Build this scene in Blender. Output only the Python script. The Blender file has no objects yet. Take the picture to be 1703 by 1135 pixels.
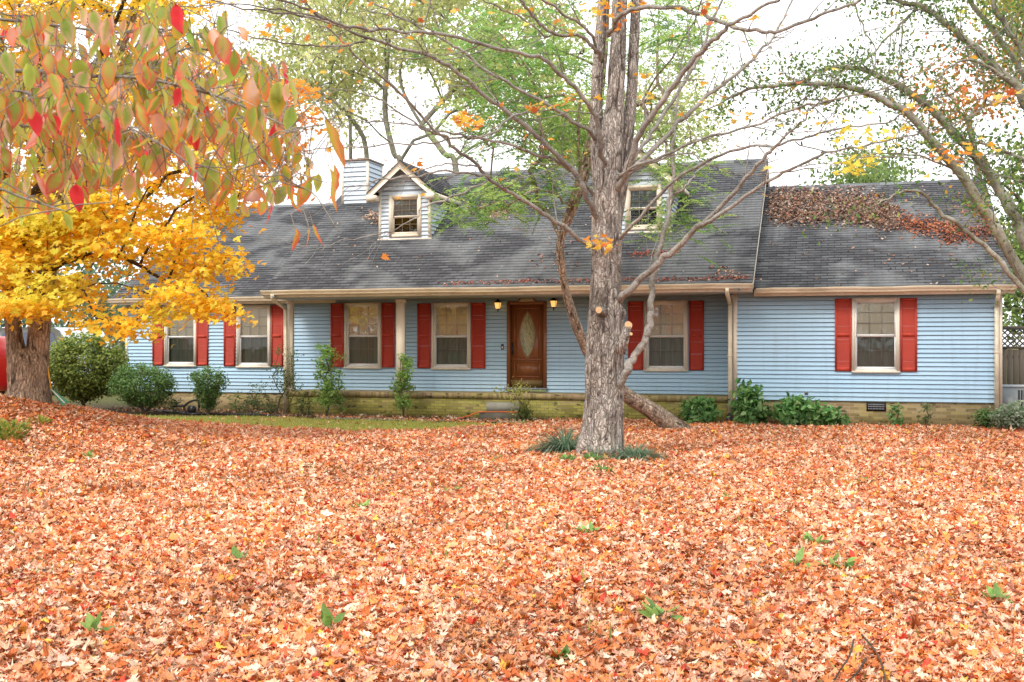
import bpy, math, random
import numpy as np
from math import sin, cos, pi, radians, sqrt
random.seed(7)
rng = np.random.default_rng(11)
S = bpy.context.scene
C = S.collection

# ------------------------------------------------------------------ camera frame (house frame: x along the front, y into the house)
F = 1850.0
TH = radians(16.5)
EYE = np.array([0.0, 0.0, 1.9])
FW = np.array([-sin(TH), cos(TH), 0.0]); RT = np.array([cos(TH), sin(TH), 0.0]); UP = np.array([0, 0, 1.0])
def at(u, v, Z):
    return EYE + Z * (FW + RT * ((u - 851.5) / F) + UP * ((572.0 - v) / F))
def onY(u, v, Y):
    d = FW + RT * ((u - 851.5) / F) + UP * ((572.0 - v) / F)
    return EYE + d * (Y / d[1])
def FX(u, Y): return float(onY(u, 572, Y)[0])
def FZ(u, v, Y): return float(onY(u, v, Y)[2])
def on_slope(u, v, y0, z0, y1, z1):
    d = FW + RT * ((u - 851.5) / F) + UP * ((572.0 - v) / F)
    m = (z1 - z0) / (y1 - y0)
    t = (z0 - m * y0 - EYE[2]) / (d[2] - m * d[1])
    return EYE + d * t

# ------------------------------------------------------------------ value noise
def _h(i, j, k, s):
    n = (i * 374761393 + j * 668265263 + k * 2147483647 + s * 1274126177) & 0xFFFFFFFF
    n = ((n ^ (n >> 13)) * 1274126177) & 0xFFFFFFFF
    return ((n ^ (n >> 16)) & 0xFFFF) / 65535.0
def vn(x, y, z=0.0, s=0):
    x, y, z = np.broadcast_arrays(np.asarray(x, float), np.asarray(y, float), np.asarray(z, float))
    i, j, k = np.floor(x).astype(np.int64), np.floor(y).astype(np.int64), np.floor(z).astype(np.int64)
    a, b, c = x - i, y - j, z - k
    a, b, c = a*a*(3-2*a), b*b*(3-2*b), c*c*(3-2*c)
    r = 0
    for di in (0, 1):
        for dj in (0, 1):
            for dk in (0, 1):
                w = (a if di else 1-a) * (b if dj else 1-b) * (c if dk else 1-c)
                r = r + w * _h(i+di, j+dj, k+dk, s)
    return r
def sm(a, b, x):
    t = np.clip((np.asarray(x, float) - a) / (b - a), 0, 1); return t*t*(3-2*t)

# ------------------------------------------------------------------ terrain
def gz(x, y):
    x = np.asarray(x, float); y = np.asarray(y, float)
    base = 0.28 * (1 - sm(3, 25, y))
    m = 0.80 * np.exp(-(((x + 15.9) / 3.4) ** 2 + ((y - 17.0) / 3.2) ** 2))
    far = 0.0
    n = (vn(x*0.35, y*0.35, 0, 3) - .5) * 0.10 * (1 - sm(24, 26.5, y)) + (vn(x*1.3, y*1.3, 0, 4) - .5) * 0.035 * (1 - sm(24, 26.5, y))
    return base + m + n + far

# ------------------------------------------------------------------ mesh accumulation
ORG = {}
class MB:
    def __init__(s): s.V = []; s.F = []; s.C = []; s.UV = []; s.n = 0; s.anyc = False
    def add(s, V, faces, col=None, uv=None):
        V = np.asarray(V, float).reshape(-1, 3)
        s.V.append(V)
        if isinstance(faces, np.ndarray): s.F.append(faces + s.n)
        else:
            by = {}
            for f in faces: by.setdefault(len(f), []).append(f)
            for k in by: s.F.append(np.array(by[k], dtype=np.int64) + s.n)
        if col is None: c = np.ones((len(V), 3)) * .72
        else:
            c = np.broadcast_to(np.asarray(col, float), (len(V), 3)); s.anyc = True
        s.C.append(c)
        s.UV.append(np.zeros((len(V), 2)) if uv is None else np.asarray(uv, float))
        s.n += len(V)
    def box(s, x0, x1, y0, y1, z0, z1, col=None):
        V = [(x, y, z) for x in (x0, x1) for y in (y0, y1) for z in (z0, z1)]
        s.add(V, [(0,1,3,2), (4,6,7,5), (0,4,5,1), (2,3,7,6), (0,2,6,4), (1,5,7,3)], col)
    def obox(s, c, ax, ay, az, col=None):
        c = np.asarray(c, float); V = []
        for a in (-1, 1):
            for b in (-1, 1):
                for d in (-1, 1): V.append(c + a*np.asarray(ax) + b*np.asarray(ay) + d*np.asarray(az))
        s.add(V, [(0,1,3,2), (4,6,7,5), (0,4,5,1), (2,3,7,6), (0,2,6,4), (1,5,7,3)], col)
    def prism(s, pts, d0, d1, axis='x', col=None):
        n = len(pts); V = []
        for d in (d0, d1):
            for a, b in pts:
                V.append((d, a, b) if axis == 'x' else (a, d, b) if axis == 'y' else (a, b, d))
        fs = [tuple(range(n)), tuple(range(2*n-1, n-1, -1))]
        for i in range(n): fs.append((i, (i+1) % n, n + (i+1) % n, n + i))
        s.add(V, fs, col)
    def tube(s, pts, rad, sides=6, col=None, cap=True):
        p = np.asarray(pts, float); n = len(p)
        if n < 2: return
        r = np.broadcast_to(np.asarray(rad, float), (n,))
        t = np.gradient(p, axis=0); t /= np.linalg.norm(t, axis=1, keepdims=True) + 1e-9
        d = p[-1] - p[0]; ref = np.eye(3)[int(np.argmin(np.abs(d)))]
        a = ref - t * (t @ ref)[:, None]; a /= np.linalg.norm(a, axis=1, keepdims=True) + 1e-9
        b = np.cross(t, a)
        th = np.arange(sides) * 2*pi/sides
        V = p[:, None, :] + r[:, None, None] * (a[:, None, :]*np.cos(th)[None, :, None] + b[:, None, :]*np.sin(th)[None, :, None])
        V = V.reshape(-1, 3)
        i = np.arange(n-1)[:, None] * sides; j = np.arange(sides)[None, :]; j2 = (j+1) % sides
        Fq = np.stack([i+j, i+j2, i+sides+j2, i+sides+j], -1).reshape(-1, 4)
        cc = col
        if col is not None:
            col = np.asarray(col, float)
            if col.ndim == 2: cc = np.repeat(col, sides, axis=0)
        s.add(V, Fq, cc)
        if cap:
            base = s.n - len(V)
            s.F.append(np.array([list(range(base, base+sides))[::-1], list(range(s.n-sides, s.n))]))
    def build(s, name, mat, parent=None, smooth=False, uv=False):
        me = bpy.data.meshes.new(name)
        V = np.concatenate(s.V) if s.V else np.zeros((0, 3))
        o = bpy.data.objects.new(name, me)
        if parent is not None:
            ORG[o.name] = ORG[parent.name]; o.parent = parent
            V = V - ORG[parent.name]
        else: ORG[o.name] = np.zeros(3)
        me.vertices.add(len(V)); me.vertices.foreach_set('co', V.astype(np.float32).ravel())
        lv = np.concatenate([f.ravel() for f in s.F]); cnt = np.concatenate([np.full(len(f), f.shape[1]) for f in s.F])
        st = np.concatenate([[0], np.cumsum(cnt)[:-1]])
        me.loops.add(len(lv)); me.loops.foreach_set('vertex_index', lv.astype(np.int32))
        me.polygons.add(len(cnt)); me.polygons.foreach_set('loop_start', st.astype(np.int32))
        try: me.polygons.foreach_set('loop_total', cnt.astype(np.int32))
        except Exception: pass
        if smooth: me.polygons.foreach_set('use_smooth', np.ones(len(cnt), dtype=bool))
        if s.anyc or (mat and 'bark' in mat.name or mat and 'twig' in mat.name):
            c = np.concatenate(s.C); c4 = np.concatenate([c, np.ones((len(c), 1))], 1)
            at_ = me.color_attributes.new('Col', 'FLOAT_COLOR', 'POINT'); at_.data.foreach_set('color', c4.astype(np.float32).ravel())
        if uv:
            U = np.concatenate(s.UV)[lv]; l = me.uv_layers.new(name='UVMap'); l.data.foreach_set('uv', U.astype(np.float32).ravel())
        me.update(calc_edges=True); me.validate()
        if mat: me.materials.append(mat)
        C.objects.link(o)
        return o
def tag(o, label=None, cat=None, group=None, kind=None):
    if label: o['label'] = label
    if cat: o['category'] = cat
    if group: o['group'] = group
    if kind: o['kind'] = kind
    return o
def thing(name, loc, label, cat, group=None):
    o = bpy.data.objects.new(name, None); o.location = tuple(float(a) for a in loc); C.objects.link(o)
    o.empty_display_size = .1
    ORG[o.name] = np.asarray(loc, float)
    return tag(o, label, cat, group)

# ------------------------------------------------------------------ materials
class N:
    def __init__(s, name):
        s.m = bpy.data.materials.new(name); s.m.use_nodes = True; s.t = s.m.node_tree
        s.b = s.t.nodes['Principled BSDF']; s.out = s.t.nodes['Material Output']
    def n(s, typ, **kw):
        d = s.t.nodes.new(typ)
        for k, v in kw.items():
            if k.startswith('i_'):
                key = k[2:].replace('_', ' ')
                d.inputs[int(key) if key.isdigit() else key].default_value = v
            else: setattr(d, k, v)
        return d
    def l(s, a, b): s.t.links.new(a, b)
    def ramp(s, fac, stops):
        r = s.n('ShaderNodeValToRGB'); e = r.color_ramp.elements
        while len(e) < len(stops): e.new(.5)
        for q, (p, c) in zip(e, stops):
            q.position = p; q.color = (*c, 1) if len(c) == 3 else c
        s.l(fac, r.inputs[0]); return r.outputs[0]
    def mix(s, fac, a, b, mode='MIX'):
        m = s.n('ShaderNodeMix', data_type='RGBA', blend_type=mode)
        for src, inp in ((fac, m.inputs[0]), (a, m.inputs[6]), (b, m.inputs[7])):
            if isinstance(src, (int, float)): inp.default_value = src
            elif isinstance(src, tuple): inp.default_value = (*src, 1)
            else: s.l(src, inp)
        return m.outputs[2]
    def math(s, op, a, b=None, c=None):
        m = s.n('ShaderNodeMath', operation=op)
        for i, q in enumerate((a, b, c)):
            if q is None: continue
            if isinstance(q, (int, float)): m.inputs[i].default_value = q
            else: s.l(q, m.inputs[i])
        return m.outputs[0]
    def coord(s, scale=(1, 1, 1), which='Object'):
        tc = s.n('ShaderNodeTexCoord'); mp = s.n('ShaderNodeMapping'); mp.inputs['Scale'].default_value = scale
        s.l(tc.outputs[which], mp.inputs[0]); return mp.outputs[0]
    def noise(s, vec, scale=5, detail=4, rough=.55, dist=0):
        d = s.n('ShaderNodeTexNoise'); d.inputs['Scale'].default_value = scale; d.inputs['Detail'].default_value = detail
        d.inputs['Roughness'].default_value = rough; d.inputs['Distortion'].default_value = dist
        s.l(vec, d.inputs['Vector']); return d.outputs['Fac']
    def bump(s, h, strength=.3, dist=.02):
        b = s.n('ShaderNodeBump'); b.inputs['Strength'].default_value = strength; b.inputs['Distance'].default_value = dist
        s.l(h, b.inputs['Height']); s.l(b.outputs[0], s.b.inputs['Normal'])
    def base(s, c, rough=.7, spec=.3):
        if isinstance(c, tuple): s.b.inputs['Base Color'].default_value = (*c, 1)
        else: s.l(c, s.b.inputs['Base Color'])
        s.b.inputs['Roughness'].default_value = rough; s.b.inputs['Specular IOR Level'].default_value = spec
        return s.m

def m_paint(name, col, rough=.6, var=.12, scale=3.0, grime=(.25, .22, .16), gamt=.25, stretch=(1, 1, .35)):
    k = N(name); v = k.coord(stretch)
    a = k.noise(v, scale, 6, .65); b = k.noise(k.coord((1, 1, 1)), 38, 3, .6)
    c = k.mix(k.math('MULTIPLY', k.ramp(a, [(.45, (0, 0, 0)), (.8, (1, 1, 1))]), gamt), col, grime)
    dk = tuple(x * (1 - var) for x in col)
    c2 = k.mix(k.math('MULTIPLY', b, .6), c, k.mix(.5, c, dk))
    k.bump(b, .06, .01)
    return k.base(c2, rough)

def m_siding():
    k = N('blue_siding'); v = k.coord((1, 1, 1))
    sx = k.n('ShaderNodeSeparateXYZ'); k.l(v, sx.inputs[0])
    a = k.noise(k.coord((.25, 1, 1)), 1.3, 5, .6); st = k.noise(k.coord((3.5, 3.5, .22)), 2.0, 5, .65); fine = k.noise(k.coord((4, 4, 60)), 1.5, 3)
    c = k.mix(k.ramp(a, [(.3, (0, 0, 0)), (.75, (1, 1, 1))]), (.345, .535, .705), (.425, .605, .76))
    # porch roof shade painted into the upper wall colour; the odd runnel
    top = k.n('ShaderNodeMapRange'); top.inputs[1].default_value = 2.0; top.inputs[2].default_value = 3.15; k.l(sx.outputs[2], top.inputs[0])
    g = k.math('MULTIPLY', k.math('MULTIPLY', top.outputs[0], k.ramp(a, [(.25, (.35,)*3), (.7, (1,)*3)])), .42)
    c = k.mix(g, c, (.20, .24, .22))
    c = k.mix(k.math('MULTIPLY', k.ramp(st, [(.52, (0, 0, 0)), (.8, (1, 1, 1))]), .35), c, (.22, .28, .31))
    c = k.mix(k.math('MULTIPLY', fine, .15), c, (.28, .36, .45))
    sp_ = k.n('ShaderNodeMapRange'); sp_.inputs[1].default_value = 1.0; sp_.inputs[2].default_value = .5; k.l(sx.outputs[2], sp_.inputs[0])
    c = k.mix(k.math('MULTIPLY', k.math('MULTIPLY', sp_.outputs[0], st), .45), c, (.20, .24, .19))
    k.bump(fine, .05, .004)
    return k.base(c, .5, .35)
M = {}
M['siding'] = m_siding()
M['siding_pale'] = m_paint('pale_siding', (.52, .60, .68), .55, .08, 2.0, (.3, .34, .36), .3)
M['trim'] = m_paint('beige_trim', (.74, .67, .56), .55, .12, 4.0, (.22, .16, .09), .45)
M['trim_lt'] = m_paint('cream_trim', (.75, .67, .55), .55, .1, 3.0, (.3, .24, .16), .35)
M['gutter'] = m_paint('gutter_paint', (.76, .67, .52), .4, .15, 3.0, (.16, .11, .05), .6, (.5, 1, 1))
M['white'] = m_paint('white_vinyl', (.78, .78, .77), .35, .06, 6.0, (.4, .38, .33), .25)
M['shutter'] = m_paint('red_shutter', (.47, .055, .032), .65, .3, 3.0, (.26, .035, .03), .5)
M['soffit'] = m_paint('soffit', (.36, .37, .34), .7, .15, 2.0, (.15, .15, .12), .5)
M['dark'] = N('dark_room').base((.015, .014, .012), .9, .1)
M['black'] = N('black_plastic').base((.018, .018, .02), .4, .4)
def m_flat(name, col, rough=.5, var=.2, scale=12):
    k = N(name); a = k.noise(k.coord(), scale, 5, .6)
    return k.base(k.mix(a, tuple(x*(1-var) for x in col), tuple(min(1, x*(1+var)) for x in col)), rough)
def m_glass(name, refl=.12):
    k = N(name); k.t.nodes.remove(k.b)
    tr = k.n('ShaderNodeBsdfTransparent'); tr.inputs[0].default_value = (.93, .95, .94, 1)
    gl = k.n('ShaderNodeBsdfGlossy'); gl.inputs['Roughness'].default_value = .015
    gl.inputs[0].default_value = (1, 1, 1, 1)
    nz = k.noise(k.coord((1, 1, 1)), 2.2, 2); bp = k.n('ShaderNodeBump'); bp.inputs['Strength'].default_value = .06; bp.inputs['Distance'].default_value = .03
    k.l(nz, bp.inputs['Height']); k.l(bp.outputs[0], gl.inputs['Normal'])
    fr = k.n('ShaderNodeFresnel'); fr.inputs[0].default_value = 1.5
    f = k.math('ADD', fr.outputs[0], refl)
    mx = k.n('ShaderNodeMixShader'); k.l(f, mx.inputs[0]); k.l(tr.outputs[0], mx.inputs[1]); k.l(gl.outputs[0], mx.inputs[2]); k.l(mx.outputs[0], k.out.inputs[0])
    return k.m
M['glass'] = m_glass('window_glass', .11)
M['glass_lo'] = m_glass('plain_glass', .0)
M['screen'] = m_glass('screened_glass', .0)
M['screen'].node_tree.nodes['Transparent BSDF'].inputs[0].default_value = (.62, .64, .62, 1)
M['glass_hi'] = m_glass('dormer_glass', .02)
def m_shade(name, a, b):
    k = N(name); v = k.coord((14, 1, .4)); w = k.noise(v, 1.2, 4)
    c = k.mix(w, a, b); k.bump(w, .4, .03)
    return k.base(c, .85, .1)
M['shade'] = m_shade('cream_shade', (.84, .80, .62), (.93, .90, .74))
M['sky_tint'] = m_shade('sky_reflection_tint', (.13, .17, .22), (.42, .48, .56))  # blue-grey stands in for sky mirrored in the dormer glass
M['curtain'] = m_shade('grey_curtain', (.38, .42, .39), (.60, .64, .60))
def m_shingle():
    k = N('asphalt_shingles'); uv = k.coord((1, 1, 1), 'UV'); ob = k.coord((1, 1, 1))
    br = k.n('ShaderNodeTexBrick'); k.l(uv, br.inputs['Vector'])
    br.inputs['Scale'].default_value = 1.0; br.inputs['Brick Width'].default_value = .305; br.inputs['Row Height'].default_value = .14
    br.inputs['Mortar Size'].default_value = .016; br.inputs['Mortar Smooth'].default_value = .4; br.inputs['Bias'].default_value = -.1
    br.inputs['Color1'].default_value = (.042, .045, .052, 1); br.inputs['Color2'].default_value = (.14, .148, .158, 1); br.inputs['Mortar'].default_value = (.012, .012, .014, 1)
    big = k.noise(k.coord((.27, .36, .1), 'UV'), 1.9, 3, .45, 1.0)
    strk = k.noise(k.coord((1.2, .16, 1), 'UV'), 1.6, 5, .6)
    gran = k.noise(ob, 90, 2)
    mid = k.noise(k.coord((1, 1, 1), 'UV'), 1.5, 6, .7)
    c = k.mix(k.math('MULTIPLY', k.ramp(big, [(.44, (0, 0, 0)), (.56, (1, 1, 1))]), .5), br.outputs[0], (.29, .305, .31))
    c = k.mix(k.math('MULTIPLY', k.ramp(strk, [(.42, (0, 0, 0)), (.66, (1, 1, 1))]), .5), c, (.034, .036, .043))
    c = k.mix(k.math('MULTIPLY', k.ramp(mid, [(.55, (0, 0, 0)), (.75, (1, 1, 1))]), .35), c, (.09, .085, .065))
    c = k.mix(.35, c, k.mix(gran, (.02, .02, .02), (.17, .17, .18)))
    k.bump(k.math('ADD', br.outputs['Fac'], k.math('MULTIPLY', gran, -.6)), -.35, .012)
    return k.base(c, .9, .2)
M['shingle'] = m_shingle()
def m_brick(name, moss, row=.0725, w=.21):
    k = N(name); ob = k.coord((1, 1, 1))
    sx = k.n('ShaderNodeSeparateXYZ'); k.l(ob, sx.inputs[0])
    cb = k.n('ShaderNodeCombineXYZ'); k.l(k.math('ADD', sx.outputs[0], sx.outputs[1]), cb.inputs[0]); k.l(sx.outputs[2], cb.inputs[1])
    br = k.n('ShaderNodeTexBrick'); k.l(cb.outputs[0], br.inputs['Vector']); br.inputs['Scale'].default_value = 1
    br.inputs['Brick Width'].default_value = w; br.inputs['Row Height'].default_value = row; br.inputs['Mortar Size'].default_value = .006; br.inputs['Bias'].default_value = -.15
    br.inputs['Color1'].default_value = (.38, .25, .15, 1); br.inputs['Color2'].default_value = (.17, .09, .055, 1); br.inputs['Mortar'].default_value = (.36, .32, .24, 1)
    n1 = k.noise(k.coord((.6, .6, 1.6)), 1.6, 5, .6); n2 = k.noise(ob, 25, 4)
    hz = k.n('ShaderNodeMapRange'); hz.inputs[1].default_value = .62; hz.inputs[2].default_value = .1; k.l(sx.outputs[2], hz.inputs[0])
    f = k.math('MULTIPLY', k.math('ADD', k.ramp(n1, [(.3, (0, 0, 0)), (.62, (1, 1, 1))]), k.math('MULTIPLY', hz.outputs[0], .5)), moss)
    f = k.math('MINIMUM', f, .88)
    bw = k.n('ShaderNodeRGBToBW'); k.l(br.outputs[0], bw.inputs[0])
    mo = k.mix(k.ramp(bw.outputs[0], [(.09, (0, 0, 0)), (.24, (1, 1, 1))]), (.13, .125, .02), (.38, .36, .06)); mo = k.mix(k.math('MULTIPLY', n2, .5), mo, (.20, .17, .05))
    mo = k.mix(br.outputs['Fac'], mo, (.11, .105, .04)); c = k.mix(f, br.outputs[0], mo)
    n5 = k.noise(k.coord((2.4, 2.4, 7)), 2.0, 1, .4); c = k.mix(k.math('MULTIPLY', k.ramp(n5, [(.66, (0, 0, 0)), (.70, (1, 1, 1))]), .8), c, (.025, .03, .015))
    c = k.mix(k.math('MULTIPLY', n2, .3), c, (.08, .07, .04))
    k.bump(k.math('ADD', br.outputs['Fac'], k.math('MULTIPLY', n2, -.4)), -.5, .012)
    return k.base(c, .9, .2)
M['brick'] = m_brick('foundation_brick', .38)
M['brick_moss'] = m_brick('mossy_brick', .95)
M['rowlock'] = m_brick('rowlock_brick', .6, .16, .075)
def m_wood(name, a, b, rough=.4, sc=(16, 16, 1.2)):
    k = N(name); v = k.coord(sc); n1 = k.noise(v, 1.5, 5, .6, .6)
    k.bump(n1, .12, .01)
    return k.base(k.mix(n1, a, b), rough, .45)
M['door'] = m_wood('mahogany_door', (.13, .04, .014), (.34, .125, .045), .3)
M['door_frame'] = m_wood('stained_frame', (.16, .055, .02), (.33, .13, .055), .4)
M['brass'] = m_flat('worn_brass', (.16, .10, .035), .45, .3)
M['fence'] = m_wood('grey_fence', (.06, .045, .03), (.18, .145, .11), .9)  # boards coloured darker, their shade put into the wood tone
M['concrete'] = m_paint('old_concrete', (.27, .26, .22), .9, .3, 6, (.08, .08, .04), .7, (1, 1, 1))
M['concrete_dark'] = m_paint('stained_concrete', (.11, .10, .08), .9, .4, 5, (.03, .035, .02), .8, (1, 1, 1))
def m_leaf(name, trans=.4, rough=.55, spec=.25, lo=.72, hi=1.18):
    k = N(name); a = k.n('ShaderNodeAttribute', attribute_name='Col')
    n = k.noise(k.coord((1, 1, 1)), 45, 3)
    c = k.mix(1.0, a.outputs['Color'], k.ramp(n, [(.25, (lo,)*3), (.75, (hi,)*3)]), 'MULTIPLY')
    k.base(c, rough, spec)
    if trans > 0:
        t = k.n('ShaderNodeBsdfTranslucent'); k.l(c, t.inputs[0])
        mx = k.n('ShaderNodeMixShader'); mx.inputs[0].default_value = trans
        k.l(k.b.outputs[0], mx.inputs[1]); k.l(t.outputs[0], mx.inputs[2]); k.l(mx.outputs[0], k.out.inputs[0])
    return k.m
M['leaf'] = m_leaf('leaf', .48)
M['leaf_bright'] = m_leaf('glowing_leaf', .62, .5, .3, .92, 1.06)
M['litter'] = m_leaf('dry_leaf', .15, .6, .3)
M['grass'] = m_leaf('grass_blade', .35)
def m_bark(name, light, mid, dark, moss=(.09, .10, .04), mossamt=.5, lich=.5, stretch=.22, sc=14, plates=0):
    k = N(name); v = k.coord((1, 1, stretch)); ob = k.coord((1, 1, 1))
    a = k.n('ShaderNodeAttribute', attribute_name='Col')
    n1 = k.noise(v, sc, 6, .7, .3); n2 = k.noise(ob, 2.2, 5, .65); n3 = k.noise(ob, 28, 4, .7); n4 = k.noise(k.coord((1.5, 1.5, .5)), 1.7, 4, .6)
    c = k.mix(k.ramp(n1, [(.3, (0, 0, 0)), (.68, (1, 1, 1))]), mid, light)
    c = k.mix(k.math('MULTIPLY', k.ramp(n2, [(.5, (0, 0, 0)), (.66, (1, 1, 1))]), lich), c, k.mix(n3, light, (.56, .55, .50)))
    c = k.mix(k.math('MULTIPLY', k.math('MULTIPLY', k.ramp(n4, [(.55, (0, 0, 0)), (.72, (1, 1, 1))]), n3), mossamt*1.6), c, moss)
    c = k.mix(k.math('MULTIPLY', k.ramp(n1, [(.28, (1, 1, 1)), (.45, (0, 0, 0))]), .7), c, dark)
    if plates > 0:
        wv = k.n('ShaderNodeVectorMath', operation='ADD'); nz = k.n('ShaderNodeTexNoise'); nz.inputs['Scale'].default_value = 6; nz.inputs['Detail'].default_value = 4; k.l(k.coord((1, 1, .5)), nz.inputs['Vector'])
        vs_ = k.n('ShaderNodeVectorMath', operation='SCALE'); vs_.inputs['Scale'].default_value = .16; k.l(nz.outputs['Color'], vs_.inputs[0]); k.l(k.coord((1, 1, .24)), wv.inputs[0]); k.l(vs_.outputs[0], wv.inputs[1])
        vv = k.n('ShaderNodeTexVoronoi', feature='DISTANCE_TO_EDGE'); vv.inputs['Scale'].default_value = plates; k.l(wv.outputs[0], vv.inputs['Vector'])
        crk = k.ramp(vv.outputs['Distance'], [(.0, (1, 1, 1)), (.11, (0, 0, 0))])
        c = k.mix(k.math('MULTIPLY', crk, .55), c, dark)
        v2 = k.n('ShaderNodeTexVoronoi'); v2.inputs['Scale'].default_value = plates; k.l(wv.outputs[0], v2.inputs['Vector'])
        b2 = k.n('ShaderNodeRGBToBW'); k.l(v2.outputs['Color'], b2.inputs[0]); c = k.mix(1.0, c, k.ramp(b2.outputs[0], [(.1, (.72, .70, .68)), (.9, (1.18, 1.14, 1.1))]), 'MULTIPLY')
    nb = k.noise(k.coord((1, 1, .45)), 1.3, 4, .6); c = k.mix(1.0, c, k.ramp(nb, [(.32, (.55, .52, .48)), (.5, (1, 1, 1)), (.68, (1.25, 1.2, 1.16))]), 'MULTIPLY')
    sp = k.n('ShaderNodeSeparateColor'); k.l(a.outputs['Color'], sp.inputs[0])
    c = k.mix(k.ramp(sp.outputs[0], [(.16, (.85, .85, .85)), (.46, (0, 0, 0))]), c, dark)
    hh = k.math('ADD', n1, k.math('MULTIPLY', n3, .5))
    if plates > 0: hh = k.math('ADD', hh, k.math('MULTIPLY', k.math('MINIMUM', vv.outputs['Distance'], .25), 5.0))
    k.bump(hh, .9, .03)
    return k.base(c, .9, .15)
M['bark'] = m_bark('maple_bark', (.58, .55, .51), (.40, .355, .32), (.085, .065, .055), (.10, .105, .03), .6, .6, .22, 14, 25)
M['bark_limb'] = m_bark('limb_bark', (.36, .345, .31), (.185, .165, .145), (.05, .042, .036), (.12, .13, .06), .35, .65, 1, 22)
M['bark_moss'] = m_bark('mossy_bark', (.33, .33, .26), (.17, .14, .10), (.045, .04, .03), (.20, .22, .10), 1.0, .7, .8, 16)
M['bark_brown'] = m_bark('brown_bark', (.56, .47, .38), (.36, .28, .215), (.055, .038, .026), (.12, .11, .05), .35, .3, .22, 14, 20)
M['bark_grey'] = m_bark('grey_bark', (.34, .31, .27), (.20, .18, .15), (.08, .07, .06), (.14, .16, .07), .6, .4, .5, 12)
M['bark_dark'] = m_bark('dark_twig', (.10, .075, .055), (.06, .043, .032), (.02, .015, .012), (.05, .06, .02), .3, .1, 1, 20)
M['stem'] = m_flat('shrub_stem', (.10, .075, .05), .9, .4)
def m_cut():
    k = N('sawn_wood'); v = k.noise(k.coord(), 30, 4)
    return k.base(k.mix(v, (.40, .24, .12), (.66, .44, .24)), .85, .15)
M['cut'] = m_cut()

# ------------------------------------------------------------------ leaves
def tmpl(outline, centre):
    V = np.array([centre] + outline, float); n = len(outline)
    Ft = np.array([(0, i+1, (i+1) % n + 1) for i in range(n)])
    return np.c_[V, np.zeros(len(V))], Ft
def mirror(h): return h + [(-x, y) for x, y in h[::-1] if x > 1e-6]
MAPLE = tmpl(mirror([(0, 0), (.13, .03), (.34, -.06), (.30, .12), (.56, .22), (.40, .33), (.60, .62), (.36, .58), (.24, .52), (.22, .78), (.10, .76), (0, 1.02)]), (0, .33))
MAPLE2 = tmpl(mirror([(0, 0), (.32, -.03), (.26, .14), (.55, .30), (.52, .62), (.22, .54), (.16, .80), (0, 1)]), (0, .34))
STAR = tmpl([(0, 0), (.42, .0), (.28, .3), (.52, .62), (.14, .58), (0, 1), (-.14, .58), (-.52, .62), (-.28, .3), (-.42, 0)], (0, .35))
OVAL = tmpl(mirror([(0, 0), (.16, .14), (.24, .38), (.19, .66), (0, 1)]), (0, .42))
QUAD = (np.array([(0, 0, 0), (.33, .45, .06), (0, 1, 0), (-.33, .45, .06)], float), np.array([(0, 1, 2), (0, 2, 3)]))
BLADE = (np.array([(-.05, 0, 0), (.05, 0, 0), (.035, .5, .04), (-.035, .5, .04), (0, 1, .16)], float), np.array([(0, 1, 2), (0, 2, 3), (3, 2, 4)]))
def frames(nrm, spin):
    """rotation matrices: columns x,y,z with z = nrm, spun about it"""
    n = nrm / (np.linalg.norm(nrm, axis=1, keepdims=True) + 1e-9)
    ref = np.where(np.abs(n[:, 2:3]) < .9, np.array([[0, 0, 1.0]]), np.array([[1.0, 0, 0]]))
    a = np.cross(ref, n); a /= np.linalg.norm(a, axis=1, keepdims=True) + 1e-9
    b = np.cross(n, a); c, s = np.cos(spin)[:, None], np.sin(spin)[:, None]
    x = a*c + b*s; y = -a*s + b*c
    return np.stack([x, y, n], -1)
def frames_y(ydir, roll):
    """leaf axis (y) along ydir, rolled about it"""
    y = ydir / (np.linalg.norm(ydir, axis=1, keepdims=True) + 1e-9)
    ref = np.where(np.abs(y[:, 2:3]) < .9, np.array([[0, 0, 1.0]]), np.array([[1.0, 0, 0]]))
    a = np.cross(y, ref); a /= np.linalg.norm(a, axis=1, keepdims=True) + 1e-9
    b = np.cross(a, y); c, s = np.cos(roll)[:, None], np.sin(roll)[:, None]
    x = a*c + b*s; z = np.cross(x, y)
    return np.stack([x, y, z], -1)
def put_leaves(mb, T, pos, size, R, col, curl=.35, edge=None, wob=0.0):
    V0, F0 = T; n = len(pos); k = len(V0)
    if n == 0: return
    L = np.repeat(V0[None], n, 0).copy()
    ca = rng.normal(0, curl, (n, 1)); cb = rng.normal(0, curl, (n, 1)); cf = rng.normal(0, curl*.7, (n, 1)); tw = rng.normal(0, curl, (n, 1))
    x, y = L[:, :, 0], L[:, :, 1]
    if wob > 0:
        L[:, :, 0] += rng.normal(0, wob, (n, k)); L[:, :, 1] += rng.normal(0, wob, (n, k))
    L[:, :, 2] += ca*x*x*1.6 + cb*(y-.4)**2*1.2 + cf*np.abs(x) + tw*x*(y-.4) + (rng.normal(0, wob, (n, k)) if wob > 0 else 0)
    L[:, :, 0] *= rng.uniform(.8, 1.15, (n, 1))
    L *= np.asarray(size).reshape(-1, 1, 1)
    W = np.einsum('nij,nkj->nki', R, L) + np.asarray(pos)[:, None, :]
    FF = (F0[None] + (np.arange(n) * k)[:, None, None]).reshape(-1, F0.shape[1])
    cc = np.repeat(np.asarray(col)[:, None, :], k, 1).copy()
    cc[:, 1:, :] *= rng.uniform(.86, 1.14, (n, k-1, 1))
    if edge is not None: cc[:, 1:, :] = cc[:, 1:, :]*.35 + edge[:, None, :]*.65
    mb.add(W.reshape(-1, 3), FF, cc.reshape(-1, 3))
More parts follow.
